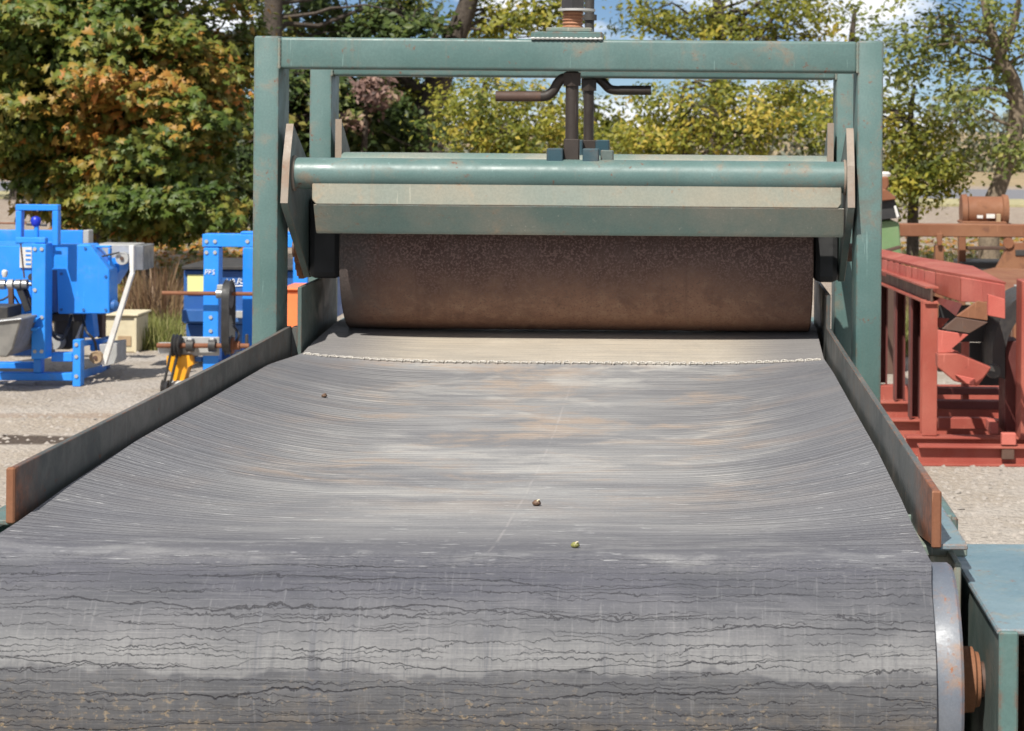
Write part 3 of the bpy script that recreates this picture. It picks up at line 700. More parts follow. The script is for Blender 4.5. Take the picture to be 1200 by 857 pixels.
# two jack screws with cranks
def jack(x, yb, wr, front):
    j = tube('jack_screw', [(x, yb, H-0.115), (x, yb, ZBOT-0.03)], wr, M['iron'], conv, 14)
    lathe('nut', (x, yb, ZBOT-0.045), (0, 0, 1), [(0, 0.012), (0, 0.030), (0.040, 0.030), (0.044, 0.02)], M['iron'], j, 6, 10)
    if front:   # greased thread, washer and nut above the beam
        pts = []; rads = []; z = ZTOP+0.031; k = 0
        while z < ZTOP+0.30:
            pts.append((x, yb, z)); rads.append(0.034 if k % 2 else 0.0285); z += 0.0055; k += 1
        b2 = bmesh.new(); add_tube(b2, pts, rads, 20); mk('thread', b2, M['copper'], j, 25)
        lathe('washer', (x+0.012, yb, ZTOP+0.086), (0, 0, 1), [(0, 0.0345), (0, 0.058), (0.007, 0.058), (0.007, 0.0345)], M['galv'], j, 24)
        lathe('top_nut', (x, yb, ZTOP+0.0935), (0, 0, 1), [(0, 0.0345), (0, 0.039), (0.045, 0.039), (0.05, 0.036)], M['dark'], j, 6, 10)
    else:
        tube('rod_end', [(x, yb, ZTOP+0.026), (x, yb, ZTOP+0.30)], 0.017, M['dark'], j, 14)
        lathe('collar', (x, yb, ZTOP+0.105), (0, 0, 1), [(0, 0.0175), (0, 0.026), (0.02, 0.026), (0.02, 0.0175)], M['dark'], j, 16)
    return j
xf = P(671, 130, 6.90).x; xr = P(690, 130, 7.86).x
j1 = jack(xf, 6.865, 0.0205, True); j2 = jack(xr, 7.855, 0.0185, False)
def crank(name_uv, d, rod, j, pale_from):
    pts = arc_pts([P(u, v, d) for u, v in name_uv], 5)
    cr = tube('crank_handle', pts, rod, M['iron'], j, 12)
    return cr
c1 = crank([(668, 93), (660, 92), (654, 97), (648, 107), (640, 112.5), (630, 113), (612, 113)], 6.865, 0.0155, j1, 0)
tube('grip', [P(581, 113, 6.865), P(634, 113, 6.865)], 0.0165, M['dark_rust'], c1, 14)
c2 = crank([(694, 91), (701, 92), (707, 97), (714, 104), (722, 106), (735, 106)], 7.855, 0.0165, j2, 0)
tube('grip', [P(726, 106, 7.855), P(763, 106, 7.855)], 0.0175, M['iron'], c2, 14)
# saddle plates on the beams and clevis blocks on the pipes
box('saddle_plate', (P(622, 40, 6.80).x, YF-0.004, ZTOP-0.0025), (P(706, 40, 6.80).x, YF+0.118, ZTOP+0.020), M['green'], conv, 0.003)
box('saddle_plate', (P(640, 40, 6.83).x, YF+0.02, ZTOP+0.0201), (P(694, 40, 6.83).x, YF+0.11, ZTOP+0.034), M['green_worn'], conv, 0.003)
box('saddle_plate', (P(654, 40, 7.80).x, YR-0.004, ZTOP-0.0025), (P(726, 40, 7.80).x, YR+0.118, ZTOP+0.026), M['green_worn'], conv, 0.003)
wp = [(P(622, 46, 6.795).x+(P(706, 46, 6.795).x-P(622, 46, 6.795).x)*k/30, YF-0.001, ZTOP-0.001) for k in range(31)]
tube('weld_bead', wp, [0.0035+0.0018*(k % 2) for k in range(31)], M['galv'], conv, 6)
for u0, u1, d, zt in ((641, 660, 6.835, 0.074), (683, 702, 6.835, 0.074), (704, 719, 6.87, 0.079), (672, 683, 7.79, 0.054), (698, 714, 7.79, 0.054)):
    box('clevis_block', (P(u0, 175, d).x, d-0.02, H-0.120), (P(u1, 175, d).x, d+0.03, H-zt), M['teal'] if u0 != 704 else M['plate_green'], conv, 0.003)
box('screw_foot', (xf-0.024, 6.842, H-0.118), (xf+0.024, 6.888, H-0.045), M['iron'], conv, 0.003)
box('screw_foot', (xr-0.028, 7.825, H-0.118), (xr+0.028, 7.885, H-0.055), M['iron'], conv, 0.003)

# ------------------------------------------------------------------ nuts lying on the belt
def nut(u, v, d, label, mat, r, split):
    du = (u-U0)+ROLL*(v-V0)
    # find the belt point under that position
    best = None
    for k in range(600):
        dd = 3.9+k*0.005; x = du*dd/F; xl = XL; t = (x-xl)/(XR-xl)*2-1
        if abs(t) > 1: continue
        p = belt_pt(t, dd); vv = V0+(H-p.z)*F/dd + ROLL*(u-U0)
        if best is None or abs(vv-v-2) < best[0]: best = (abs(vv-v-2), p)
    p = best[1]
    o = empty('nut', p, label, 'nut')
    b2 = bmesh.new()
    bmesh.ops.create_icosphere(b2, subdivisions=3, radius=r, matrix=Matrix.Translation(p+Vector((0, 0, r*0.80))) @ Matrix.Diagonal((1.15, 1.0, 0.85, 1)))
    for vv in b2.verts:
        q = vv.co-p; k = 1+0.10*math.sin(q.x*900+q.z*500)+0.08*math.sin(q.y*700); vv.co = p+Vector((q.x*k, q.y*k, q.z))
    mk('shell', b2, mat, o, 180)
    b2 = bmesh.new(); add_tube(b2, [p+Vector((r*0.2, -r*0.5, r*1.3)), p+Vector((r*0.5, -r*0.7, r*1.75)), p+Vector((r*0.9, -r*0.7, r*1.8))], [r*0.3, r*0.22, r*0.12], 7)
    mk('husk', b2, M['cream'] if split else mat, o, 60)
nut(380, 464, 6, 'small dark brown nut nearest the left edge of the belt', M['nut'], 0.0065, False)
nut(629, 591, 5, 'brown cracked nut at the middle of the belt', M['nut'], 0.0075, True)
nut(674, 642, 4, 'greenish nut where the belt bends down over the drum', M['nutgreen'], 0.0065, True)

# ------------------------------------------------------------------ blue machine at the left edge
def disc(name, u, v, d, rpx, thick, mat, parent, axis=(0, 1, 0), n=24, hub=True):
    p = P(u, v, d); r = rpx*d/F
    prof = [(0, r*0.35), (0, r*0.8), (-0.004, r*0.82), (-0.004, r), (thick, r), (thick, r*0.3)]
    o = lathe(name, p, axis, prof, mat, parent, n)
    if hub: lathe('hub', p-Vector(axis)*0.012, axis, [(0, 0.004), (0, r*0.3), (0.012, r*0.3)], M['dark_rust'], o, 14)
    return o
def rod(name, a, b, r, mat, parent, n=12):
    return tube(name, [P(*a), P(*b)], r, mat, parent, n)

A = empty('blue_machine', (P(60, 450, 14.7).x, 14.9, 0), 'bright blue steel machine with cut-cornered housing and white diagonal strut', 'machine')
dA = 14.7
pbox('front_post', 37, 286, 53, 421, 14.45, 0.16, M['blue'], A)
fr = pbox('top_frame', 18, 240, 68, 247, 14.55, 0.07, M['blue'], A)
pbox('upright', 18, 247.3, 25, 286, 14.55, 0.07, M['blue'], fr); pbox('upright', 61, 247.3, 68, 288, 14.55, 0.07, M['blue'], fr)
pbox('lower_bar', 18, 278.5, 53, 285, 14.47, 0.07, M['blue'], fr)
kb = lathe('knob', P(42, 266, 14.6), (0, 0, 1), [(0, 0.012), (0.01, 0.026), (0.035, 0.034), (0.06, 0.03), (0.072, 0.012)], M['royal'], A, 18, 180)
rod('stem', (43, 279, 14.6), (43, 265, 14.6), 0.016, M['blue'], kb)
rod('spindle', (31, 263, 14.6), (55, 264, 14.6), 0.008, M['dark'], kb)
rod('rod', (-60, 261, 14.9), (31, 262, 14.9), 0.006, M['rust'], A)
pbox('rear_beam', -60, 270, 97, 286, 15.7, 0.1, M['blue'], A); pbox('beam_end', 97.2, 270, 104, 287, 15.68, 0.12, M['galv'], A)
hs = ppoly('housing', [(54, 287), (105, 287), (128, 317), (128, 368), (68, 368), (68, 316), (54, 316)], 14.75, 0.22, M['blue'], A, 0.006)
pbox('recess', 54.5, 316.5, 67.5, 366, 14.95, 0.4, M['navy'], hs)
bl = pbox('back_panel', -70, 288, 37, 366, 15.0, 0.6, M['blue'], A)
pbox('data_plate', 23, 290, 37, 314, 14.985, 0.012, M['white'], bl, 0.001); pbox('data_plate', 53.5, 290, 57, 314, 14.735, 0.01, M['white'], hs, 0.001)
for k in range(4): pbox('printed_line', 30, 293+k*5.2, 36, 295+k*5.2, 14.981, 0.003, M['blue'], bl, 0.0005)
pbox('lower_panel', 10, 356, 52, 372, 14.9, 0.3, M['blue'], A)
# shaft, bearings and drive belt on the left part
sh = rod('shaft', (-40, 334, 14.75), (38, 333, 14.75), 0.014, M['steel'], A)
for u in (4, 13, 22, 30): lathe('bearing', P(u, 333.5, 14.75)-Vector((0.02, 0, 0)), (1, 0, 0), [(0, 0.014), (0, 0.034), (0.035, 0.034), (0.035, 0.014)], M['galv'] if u % 2 else M['steel'], sh, 16)
lathe('collar', P(37, 325, 14.72), (0, 1, 0), [(0, 0.006), (0, 0.025), (0.04, 0.025), (0.04, 0.01)], M['dark'], sh, 14)
lathe('oil_cup', P(5.5, 325, 14.74), (0, 0, 1), [(0, 0.012), (0.02, 0.02), (0.04, 0.02), (0.05, 0.008)], M['white'], sh, 14)
ppoly('drive_belt', [(18, 338), (26, 338), (36, 364), (29, 366)], 14.74, 0.05, M['black'], A)
ppoly('drive_belt', [(27, 338), (30, 338), (38, 360), (36.5, 364)], 14.78, 0.05, M['black'], A)
ppoly('lever', [(9, 338), (15, 338), (16, 374), (10, 374)], 14.7, 0.03, M['dark_rust'], A)
rod('thin_rod', (24, 283, 14.7), (28.5, 326, 14.7), 0.006, M['dark_rust'], A)
pbox('dark_box', -30, 360, 9, 378, 14.4, 0.3, M['dark'], A)
# steel hopper leaning in from the left
hp = ppoly('hopper', [(-40, 381), (25, 374), (14.5, 410), (8, 419), (-40, 414)], 14.1, 0.55, M['hopper'], A, 0.008)
rod('hopper_rim', (-40, 381, 14.09), (25.5, 374, 14.09), 0.008, M['steel'], hp)
ppoly('bracket', [(25, 374), (46, 372.5), (40, 378), (22, 379)], 14.4, 0.2, M['blue'], A)
ppoly('bracket', [(23, 385), (46, 384), (42, 388), (22, 388)], 14.4, 0.2, M['blue'], A)
# lower frame
pbox('base_rail', -60, 437, 85, 446, 14.62, 0.08, M['blue'], A)
pbox('base_rail', 60, 413.5, 85, 424, 14.64, 0.08, M['blue'], A)
pbox('base_rail', -60, 425.5, 44, 432, 14.95, 0.10, M['blue'], A)
pbox('base_rail', -60, 405, 60, 417, 15.3, 0.10, M['navy'], A)
pbox('leg', 85, 398.5, 94.5, 455, 14.58, 0.09, M['blue'], A, z0=0.0)
pbox('leg', 39, 421, 48, 437, 14.6, 0.08, M['blue'], A)
pbox('leg', -26, 405, -17, 455, 14.58, 0.09, M['blue'], A, z0=0.0)
ppoly('side_rail', [(94.7, 435, 14.66), (124, 427, 15.6), (124, 434.5, 15.6), (94.7, 445, 14.66)], 0, 0.06, M['blue'], A)
ppoly('side_rail', [(94.7, 400, 14.66), (124, 396, 15.6), (124, 401, 15.6), (94.7, 407, 14.66)], 0, 0.06, M['blue'], A)
pbox('leg', 118, 395, 126, 440, 15.6, 0.08, M['navy'], A, z0=0.0)
pbox('leg', -26, 395, -17, 440, 15.6, 0.08, M['navy'], A, z0=0.0)
ppoly('column', [(101, 368), (108, 368), (111, 396), (97, 396)], 15.0, 0.12, M['blue'], A)
pbox('column', 114, 368, 120, 396, 15.3, 0.1, M['dark_rust'], A)
pbox('motor', 62, 372, 84, 410, 15.1, 0.35, M['dark'], A, 0.02)
lathe('motor_face', P(63, 402, 15.0), (0, 1, 0), [(0, 0.02), (0, 0.045), (0.1, 0.055), (0.1, 0.02)], M['galv'], A, 18)
ppoly('white_brace', [(94, 382), (97, 379), (92, 397), (88, 397)], 15.05, 0.03, M['white'], A)
pbox('dark_sump', 48, 368, 100, 377, 15.05, 0.5, M['dark'], A)  # plain dark metal box under the housing
pbox('gearbox', 105, 400, 121, 412, 15.1, 0.2, M['blue'], A, 0.01)
disc('pulley', 112, 419, 14.75, 7.2, 0.05, M['brownpatch'], A)
ppoly('grey_guard', [(116, 404), (137, 402), (137, 426), (120, 430)], 14.9, 0.25, M['galv'], A)
lathe('side_knob', P(130, 358, 14.8), (1, 0, 0), [(0, 0.02), (0, 0.035), (0.03, 0.04), (0.05, 0.02)], M['navy'], A, 16)
# discharge end at the right, with the white strut
pbox('grey_chute', 110, 287, 157, 303, 15.25, 0.3, M['galv'], A)
pbox('steel_guard', 158.5, 288, 168, 317, 15.1, 0.3, M['steel'], A)
ppoly('blue_gusset', [(128, 304), (140, 300), (140, 318), (129, 336)], 15.0, 0.25, M['blue'], A)
pbox('gusset_frame', 106, 288, 129, 290.5, 14.85, 0.05, M['blue'], A); pbox('gusset_frame', 126.5, 291, 129, 316, 14.85, 0.05, M['blue'], A)
disc('pulley', 143, 303, 14.85, 7.5, 0.05, M['galv'], A)
rod('belt_run', (118, 301, 14.83), (140, 296, 14.83), 0.006, M['black'], A)
ppoly('strut', [(151, 288), (156.5, 288), (156.5, 319), (152, 320)], 14.8, 0.05, M['white'], A)
ppoly('strut', [(151.8, 320), (157, 319.5), (124, 428), (117.5, 427)], 14.78, 0.04, M['white'], A)

# ------------------------------------------------------------------ blue machine beside the left post, with shafts and yellow guard
B = empty('drive_stand', (P(247, 436, 14.5).x, 14.6, 0), 'blue steel stand with rusty cross shafts and yellow belt guard left of the green post', 'machine')
pbox('post', 238, 290.5, 256, 440, 14.5, 0.12, M['blue'], B, z0=0.0)
tb = pbox('top_beam', 237, 275, 372, 290, 14.5, 0.14, M['blue'], B)
pbox('cap', 282, 272, 372, 274.8, 14.52, 0.10, M['blue'], tb)
pbox('rear_post', 284, 290.5, 297, 440, 15.0, 0.1, M['blue'], B, z0=0.0)
pbox('post', 343, 290.5, 360, 440, 14.5, 0.12, M['blue'], B, z0=0.0)
pbox('base_rail', 256.5, 424, 343, 440, 14.52, 0.1, M['navy'], B, z0=0.0)
pbox('leg_back', 258, 360, 272, 440, 14.75, 0.12, M['navy'], B, z0=0.0)
s1 = rod('shaft', (190, 343.5, 14.42), (362, 345.5, 14.42), 0.013, M['rust'], B)
for u in (258, 350):
    lathe('bearing', P(u-4, 344.3, 14.42), (1, 0, 0), [(0, 0.014), (0, 0.032), (0.05, 0.032), (0.05, 0.014)], M['steel'], s1, 16)
    pbox('bearing_cap', u-4, 334, u+3.5, 340, 14.4, 0.05, M['galv'], s1, 0.004)
# drive wheel with its belt, seen edge on
def loop(name, u, v0, v1, d, w, ry, mat, parent, th=0.014):
    x = P(u, v0, d).x; zt = P(u, v0, d).z; zb = P(u, v1, d).z
    out, inn = [], []
    for k in range(24):
        a = 2*math.pi*k/24; top = math.sin(a) >= 0
        for L, rr in ((out, ry), (inn, ry-th)):
            cz_ = zt-ry if top else zb+ry
            L.append((x-w/2, d+rr*math.cos(a), cz_+rr*math.sin(a)))
    b2 = bmesh.new()
    vo = [[b2.verts.new(Vector(p)+Vector((dx, 0, 0))) for p in L] for L in (out, inn) for dx in (0, w)]
    for k in range(24):
        m = (k+1) % 24
        b2.faces.new((vo[0][k], vo[0][m], vo[1][m], vo[1][k])); b2.faces.new((vo[2][k], vo[3][k], vo[3][m], vo[2][m]))
        b2.faces.new((vo[0][k], vo[2][k], vo[2][m], vo[0][m])); b2.faces.new((vo[1][k], vo[1][m], vo[3][m], vo[3][k]))
    return mk(name, b2, mat, parent, 40)
loop('drive_belt', 268, 329, 413, 14.40, 0.050, 0.11, M['black'], B)
for v, r in ((344.4, 0.095), (405, 0.07)):
    lathe('wheel', P(264.5, v, 14.40), (1, 0, 0), [(0, 0.014), (0, r), (0.01, r-0.012), (0.028, r-0.012), (0.038, r), (0.038, 0.014)], M['dark'], B, 28)
s2 = rod('shaft', (184, 405, 14.42), (292, 405.5, 14.42), 0.016, M['rust'], B)
lathe('pulley', P(203, 405, 14.42), (1, 0, 0), [(0, 0.016), (0, 0.075), (0.012, 0.06), (0.024, 0.075), (0.036, 0.06), (0.048, 0.075), (0.048, 0.016)], M['dark'], s2, 26)
for u in (222, 248):
    lathe('bearing', P(u-3, 405, 14.42), (1, 0, 0), [(0, 0.016), (0, 0.042), (0.045, 0.042), (0.045, 0.016)], M['dark'], s2, 16)
    pbox('bearing_cap', u-3, 396.5, u+3, 401, 14.4, 0.05, M['galv'], s2, 0.006)
lathe('flange', P(272, 405, 14.42), (1, 0, 0), [(0, 0.016), (0, 0.055), (0.012, 0.055), (0.012, 0.03), (0.05, 0.03), (0.05, 0.016)], M['rust'], s2, 20)
pbox('upright_pin', 287, 392, 290.5, 410, 14.42, 0.02, M['dark'], B)
pbox('shaft_end', 185, 402, 202, 415, 14.44, 0.05, M['galv'], B)
pbox('bearing_shelf', 204, 395, 257, 417, 14.48, 0.02, M['galv'], B)
gd = ppoly('belt_guard', [(195, 417), (225, 416), (227, 428), (219, 430), (215, 450), (202, 449), (204, 440), (195, 430)], 14.45, 0.14, M['yellow'], B, 0.006)
pbox('guard_arm', 222, 419, 236, 424, 14.5, 0.06, M['navy'], gd)
rod('drive_cord', (200.5, 412, 14.40), (191, 456, 14.40), 0.009, M['black'], B); rod('drive_cord', (209, 412, 14.40), (199, 452, 14.40), 0.009, M['black'], B)
lathe('small_pulley', P(190, 455, 14.40), (1, 0, 0), [(0, 0.01), (0, 0.055), (0.02, 0.04), (0.04, 0.055), (0.04, 0.01)], M['dark'], B, 22)
pbox('motor', 196, 447, 236, 470, 14.42, 0.25, M['galv'], B, 0.015, z0=0.0)
# chalk marks on the post
def strokes(name, segs, d, r, mat, parent):
    b2 = bmesh.new()
    for seg in segs: add_tube(b2, [P(u, v, d) for u, v in seg], r, 5)
    return mk(name, b2, mat, parent)
M['chalk'] = simple('white_chalk', (0.8, 0.8, 0.8), (0.7, 0.7, 0.7), 0.9)
strokes('chalk_marking', [[(240.2, 322), (241.4, 316), (243.6, 316.4), (243.2, 319), (241, 319.4)], [(244.6, 321.6), (245.4, 316.2), (247.4, 316.4), (247.2, 318.8), (245, 319.4)], [(251.6, 316.6), (249.4, 317), (249.6, 318.8), (251.2, 319.4), (251.2, 321.2), (248.8, 321.6)]], 14.497, 0.0032, M['chalk'], B)

C_ = empty('blue_hopper', (P(260, 425, 16).x, 16.3, 0), 'dull blue hopper box with pale yellow sticker, behind the bright blue stand', 'machine')
hb = pbox('body', 215, 317, 380, 380, 15.9, 0.9, M['navy'], C_, 0.008)
pbox('top_lip', 213, 312.5, 382, 316.6, 15.85, 1.0, M['dark'], C_)
pbox('sticker', 219.5, 322, 238.5, 346, 15.892, 0.006, M['paleyel'], hb, 0.001)
pbox('ledge', 213, 364, 380, 378, 15.78, 0.12, M['navy'], C_)
pbox('lower_body', 218, 380.5, 375, 412, 16.0, 0.7, M['navy'], C_, 0.006)
for u in (219, 366): pbox('leg', u, 412.3, u+10, 430, 16.0, 0.1, M['navy'], C_, z0=0.0)
strokes('white_logo', [[(263, 331), (266, 327), (266.5, 333)], [(270, 329), (274, 327.5), (275, 330), (271, 333), (276, 333)], [(278, 333), (280, 326.5), (283, 328), (280.5, 330.5), (284, 332.5)], [(285.5, 327.5), (285, 332), (288, 332.5), (288.2, 329.5)], [(264, 336), (288, 335)]], 15.897, 0.005, M['chalk'], hb)
rod('yellow_lamp', (286, 362, 15.7), (294, 362, 15.7), 0.03, M['yellow'], C_)
pbox('lamp_arm', 276, 365, 296, 373, 15.72, 0.05, M['galv'], C_)

O_ = empty('orange_cabinet', (P(352, 415, 13.3).x, 13.5, 0), 'orange cabinet glimpsed between the left green post and the skirt', 'cabinet')
pbox('body', 331, 341, 378, 420, 13.2, 0.4, M['orange'], O_, 0.01, z0=0.06); pbox('lid', 329, 338, 380, 340.6, 13.18, 0.44, M['orange'], O_)
for u in (333, 368): pbox('foot', u, 440, u+8, 450, 13.22, 0.3, M['dark'], O_, z0=0.0)

# bolts, hoses and cables on the two blue machines
def bolt(u, v, d, parent, mat=None, r=0.013):
    lathe('bolt', P(u, v, d)+Vector((0, 0.002, 0)), (0, -1, 0), [(0, r), (0.010, r), (0.010, r*0.3)], mat or M['galv'], parent, 6, 10)
for u, v in ((41, 292), (49, 292), (41, 412), (49, 412), (41, 340), (49, 372)): bolt(u, v, 14.45, A)
for u, v in ((72, 363), (98, 363), (124, 363), (124, 324), (72, 321), (100, 291), (58, 291)): bolt(u, v, 14.75, A, M['navy'], 0.010)
for u, v in ((89.5, 404), (89.5, 418), (89.5, 441)): bolt(u, v, 14.58, A)
for u, v in ((242, 296), (252, 296), (247, 372), (247, 388), (242, 283), (252, 283), (290, 283)): bolt(u, v, 14.5, B)
tube('hose', arc_pts([P(58, 372, 14.9), P(62, 392, 14.7), P(72, 398, 14.7), P(80, 384, 14.8), P(84, 370, 14.95)], 5), 0.011, M['black'], A, 8)
tube('hose', arc_pts([P(97, 370, 15.0), P(101, 388, 14.8), P(110, 398, 14.8), P(113, 410, 14.85)], 5), 0.009, M['black'], A, 8)
tube('cable', arc_pts([P(-20, 345, 14.8), P(0, 352, 14.7), P(14, 346, 14.72), P(22, 356, 14.75)], 5), 0.007, M['black'], A, 8)
tube('cable', arc_pts([P(272, 380, 14.45), P(280, 392, 14.4), P(276, 402, 14.42)], 5), 0.008, M['black'], B, 8)

# cream box behind the left machine
K = empty('cream_box', (P(138, 412, 16.8).x, 17.0, 0), 'cream wooden box with a brown square, on gravel behind the blue machine', 'box')
pbox('body', 112, 371, 160.5, 413, 16.75, 0.35, M['cream'], K, 0.008, z0=0.0); pbox('lid', 110.5, 368, 162, 370.7, 16.72, 0.41, M['cream'], K, 0.004)
pbox('panel', 138, 394, 153.5, 405.5, 16.742, 0.006, M['brownpatch'], K, 0.001)
for u in (112.5, 157): pbox('batten', u, 372, u+3, 413, 16.735, 0.012, M['cream'], K, 0.002, z0=0.002)

# ------------------------------------------------------------------ red steel frames stacked at the right
R_ = empty('red_steel_frame', (1.6, 12.2, 0), 'red primed steel frame of posts and base beams with a ribbed chute on top', 'steel frame')
def ibeam_x(name, x0, x1, y, z0, h, w, mat, parent):
    b2 = bmesh.new(); t = 0.012
    add_box(b2, (x0, y, z0+h-t), (x1, y+w, z0+h), 0.002); add_box(b2, (x0, y, z0), (x1, y+w, z0+t), 0.002)
    add_box(b2, (x0+0.001, y+w/2-0.006, z0+t), (x1-0.001, y+w/2+0.006, z0+h-t))
    return mk(name, b2, mat, parent)
zt_ = 0.105
for k, (u, d) in enumerate(((1077, 11.45), (1062, 11.78), (1043, 12.45), (1028, 13.25))):
    x0 = P(u, 520, d).x
    bb = ibeam_x('base_beam', x0, 3.2, d, 0.0, zt_+0.001*k, 0.10, M['red'], R_)
    if k == 0:
        pbox('bracket', 1174, 508, 1191, 522, d-0.006, 0.05, M['redbright'], bb); pbox('stiffener', 1174, 524, 1189, 539, d+0.005, 0.03, M['dark_rust'], bb)
# lower cross frame behind the first beam
box('cross_tube', (P(1100, 490, 12.1).x, 12.1, zt_), (P(1164, 490, 12.1).x, 12.16, zt_+0.06), M['red'], R_)
box('cross_tube', (P(1155, 490, 12.1).x, 11.9, zt_+0.002), (P(1164, 490, 12.1).x, 12.099, zt_+0.062), M['redbright'], R_)
# posts (channels open to the left), standing on the base beams
ptop = []
for k, (ua, ub, d, vt) in enumerate(((1081, 1098.5, 11.80, 353), (1067, 1080.5, 12.45, 345), (1049, 1062, 13.25, 335), (1030, 1041, 14.1, 326))):
    x0 = P(ua, 420, d).x; x1 = P(ub, 420, d).x; zt = P(ua, vt, d).z; b2 = bmesh.new()
    if k == 0: add_box(b2, (x0, d, zt_+0.004), (x1, d+0.010, zt), 0.002); add_box(b2, (x1-0.010, d+0.0105, zt_+0.004), (x1, d+0.10, zt)); add_box(b2, (x0, d+0.1005, zt_+0.004), (x1, d+0.11, zt), 0.002)
    else:
        add_box(b2, (x0, d, zt_+0.004), (x0+0.012, d+0.13, zt), 0.002); add_box(b2, (x1-0.010, d+0.06, zt_+0.004), (x1, d+0.13, zt)); add_box(b2, (x0+0.0125, d+0.120, zt_+0.004), (x1-0.0105, d+0.13, zt))
    mk('post', b2, M['red'] if k == 0 else M['shaded_red'], R_); ptop.append((x0, d, zt))
    if k == 3: box('base_beam', (x0-0.05, d-0.02, 0), (3.2, d+0.10, zt_), M['red'], R_)
# top rail running back along the posts: dark web between flanges
a0, a1 = P(1092, 347, 11.78), P(1028, 322, 14.2)
b2 = bmesh.new()
def rail_piece(b2, dz0, dz1, dx0, dx1):
    pts = [a0+Vector((dx0, 0, dz0)), a0+Vector((dx1, 0, dz0)), a0+Vector((dx1, 0, dz1)), a0+Vector((dx0, 0, dz1))]
    add_prism(b2, pts, a1-a0)
rail_piece(b2, 0.040, 0.050, -0.035, 0.035); rail_piece(b2, -0.032, -0.042, -0.035, 0.035)
tr = mk('top_rail', b2, M['red'], R_)
b2 = bmesh.new(); rail_piece(b2, -0.0315, 0.0395, -0.005, 0.005); mk('web', b2, M['dark_rust'], tr)
# ribbed chute side on top
cu = [1028, 1034, 1041, 1048, 1055, 1062, 1069, 1076, 1084, 1097, 1126, 1152, 1178]
def cd(u): return float(np.interp(u, [1028, 1060, 1095, 1178], [14.1, 12.9, 12.0, 11.1]))
def ct(u): return float(np.interp(u, [1028, 1060, 1095, 1178], [302.5, 311, 319.5, 334]))
def cb(u): return float(np.interp(u, [1028, 1090, 1132, 1178], [321, 342, 356, 352]))
ch = ppoly('chute_backing', [(1028, 304, 14.16), (1095, 321, 12.06), (1095, 341, 12.06), (1028, 320, 14.16)], 0, 0.12, M['shaded_red'], R_, 0.002)
for k in range(len(cu)-1):
    ua, ub = cu[k], cu[k+1]-(0.7 if k < 9 else 0.2)
    ppoly('chute_panel', [(ua, ct(ua), cd(ua)), (ub, ct(ub), cd(ub)-0.01*(k % 2)), (ub, cb(ub), cd(ub)-0.01*(k % 2)), (ua, cb(ua), cd(ua))], 0, 0.05, M['redbright'] if k not in (9,) else M['red'], ch, 0.003)
ppoly('chute_lip', [(1028, 299.5, 14.2), (1095, 316, 12.1), (1179, 331, 11.12), (1179, 334, 11.12), (1095, 319, 12.1), (1028, 302, 14.2)], 0, 1.3, M['red'], ch, 0.002)
ppoly('deck_slope', [(1086, 345, 12.0), (1128, 356, 11.5), (1120, 371, 11.5), (1099, 352, 12.0)], 0, 0.02, M['shaded_red'], R_)
ppoly('end_plate', [(1158, 345), (1178, 351), (1178, 374), (1158, 370)], 11.05, 0.05, M['redbright'], R_)
ppoly('fold_plate', [(1121, 371), (1146, 353), (1157.5, 355), (1157.5, 376)], 11.2, 0.04, M['rust'], R_)
ppoly('fold_plate', [(1099, 373, 11.9), (1113, 373.5, 11.9), (1103, 385, 11.9), (1099, 384, 11.9)], 0, 0.03, M['red'], R_)
ppoly('under_plate', [(1104, 386), (1121, 372), (1158, 378), (1136, 391)], 11.45, 0.03, M['dark_rust'], R_)
ppoly('fold_plate', [(1099, 387), (1135, 392.5), (1114, 409), (1124, 413), (1099, 414)], 11.6, 0.03, M['redbright'], R_)
sc_ = ppoly('scoop', [(1099, 415), (1122, 414), (1162, 431), (1146, 453), (1118, 447), (1099, 431)], 11.55, 0.12, M['red'], R_, 0.006)
ppoly('scoop_mouth', [(1119, 439), (1143, 444), (1141, 452), (1133, 450)], 11.53, 0.018, M['redbright'], sc_)
pbox('shade_sheet', 1100, 358, 1168, 401, 12.3, 0.02, M['black'], R_); pbox('shade_sheet', 1136, 402, 1176, 452, 12.35, 0.02, M['black'], R_)  # black sheets added to paint the deep shade inside the chute
# dark curved hood at the right
hood = []
for k in range(13):
    a = math.radians(95+85*k/12); hood.append((1215+52*math.cos(a), 420-78*math.sin(a)))
hood += [(1163, 440), (1178, 445), (1178, 400)]
for k in range(13):
    a = math.radians(180-85*k/12); hood.append((1215+37*math.cos(a), 420-55*math.sin(a)))
ppoly('curved_hood', hood, 11.9, 0.5, M['dark'], R_, 0.003)
pbox('column', 1178, 400, 1196, 489, 11.95, 0.25, M['shaded_red'], R_, z0=zt_)
pbox('back_panel', 1099, 402, 1132, 436, 13.2, 0.05, M['dark_rust'], R_)
pbox('back_rail', 1098, 455, 1180, 463, 12.9, 0.08, M['shaded_red'], R_); pbox('back_rail', 1098, 470, 1180, 480, 12.7, 0.08, M['shaded_red'], R_)
pbox('back_post', 1128, 400, 1136, 456, 13.0, 0.08, M['red'], R_, z0=zt_)
lathe('round_knob', P(1165, 436, 11.7), (0, 1, 0), [(0, 0.01), (0, 0.035), (0.05, 0.04), (0.05, 0.01)], M['dark'], R_, 16)
pbox('edge_column', 1197, 330, 1225, 490, 11.7, 0.2, M['red'], R_, z0=zt_)

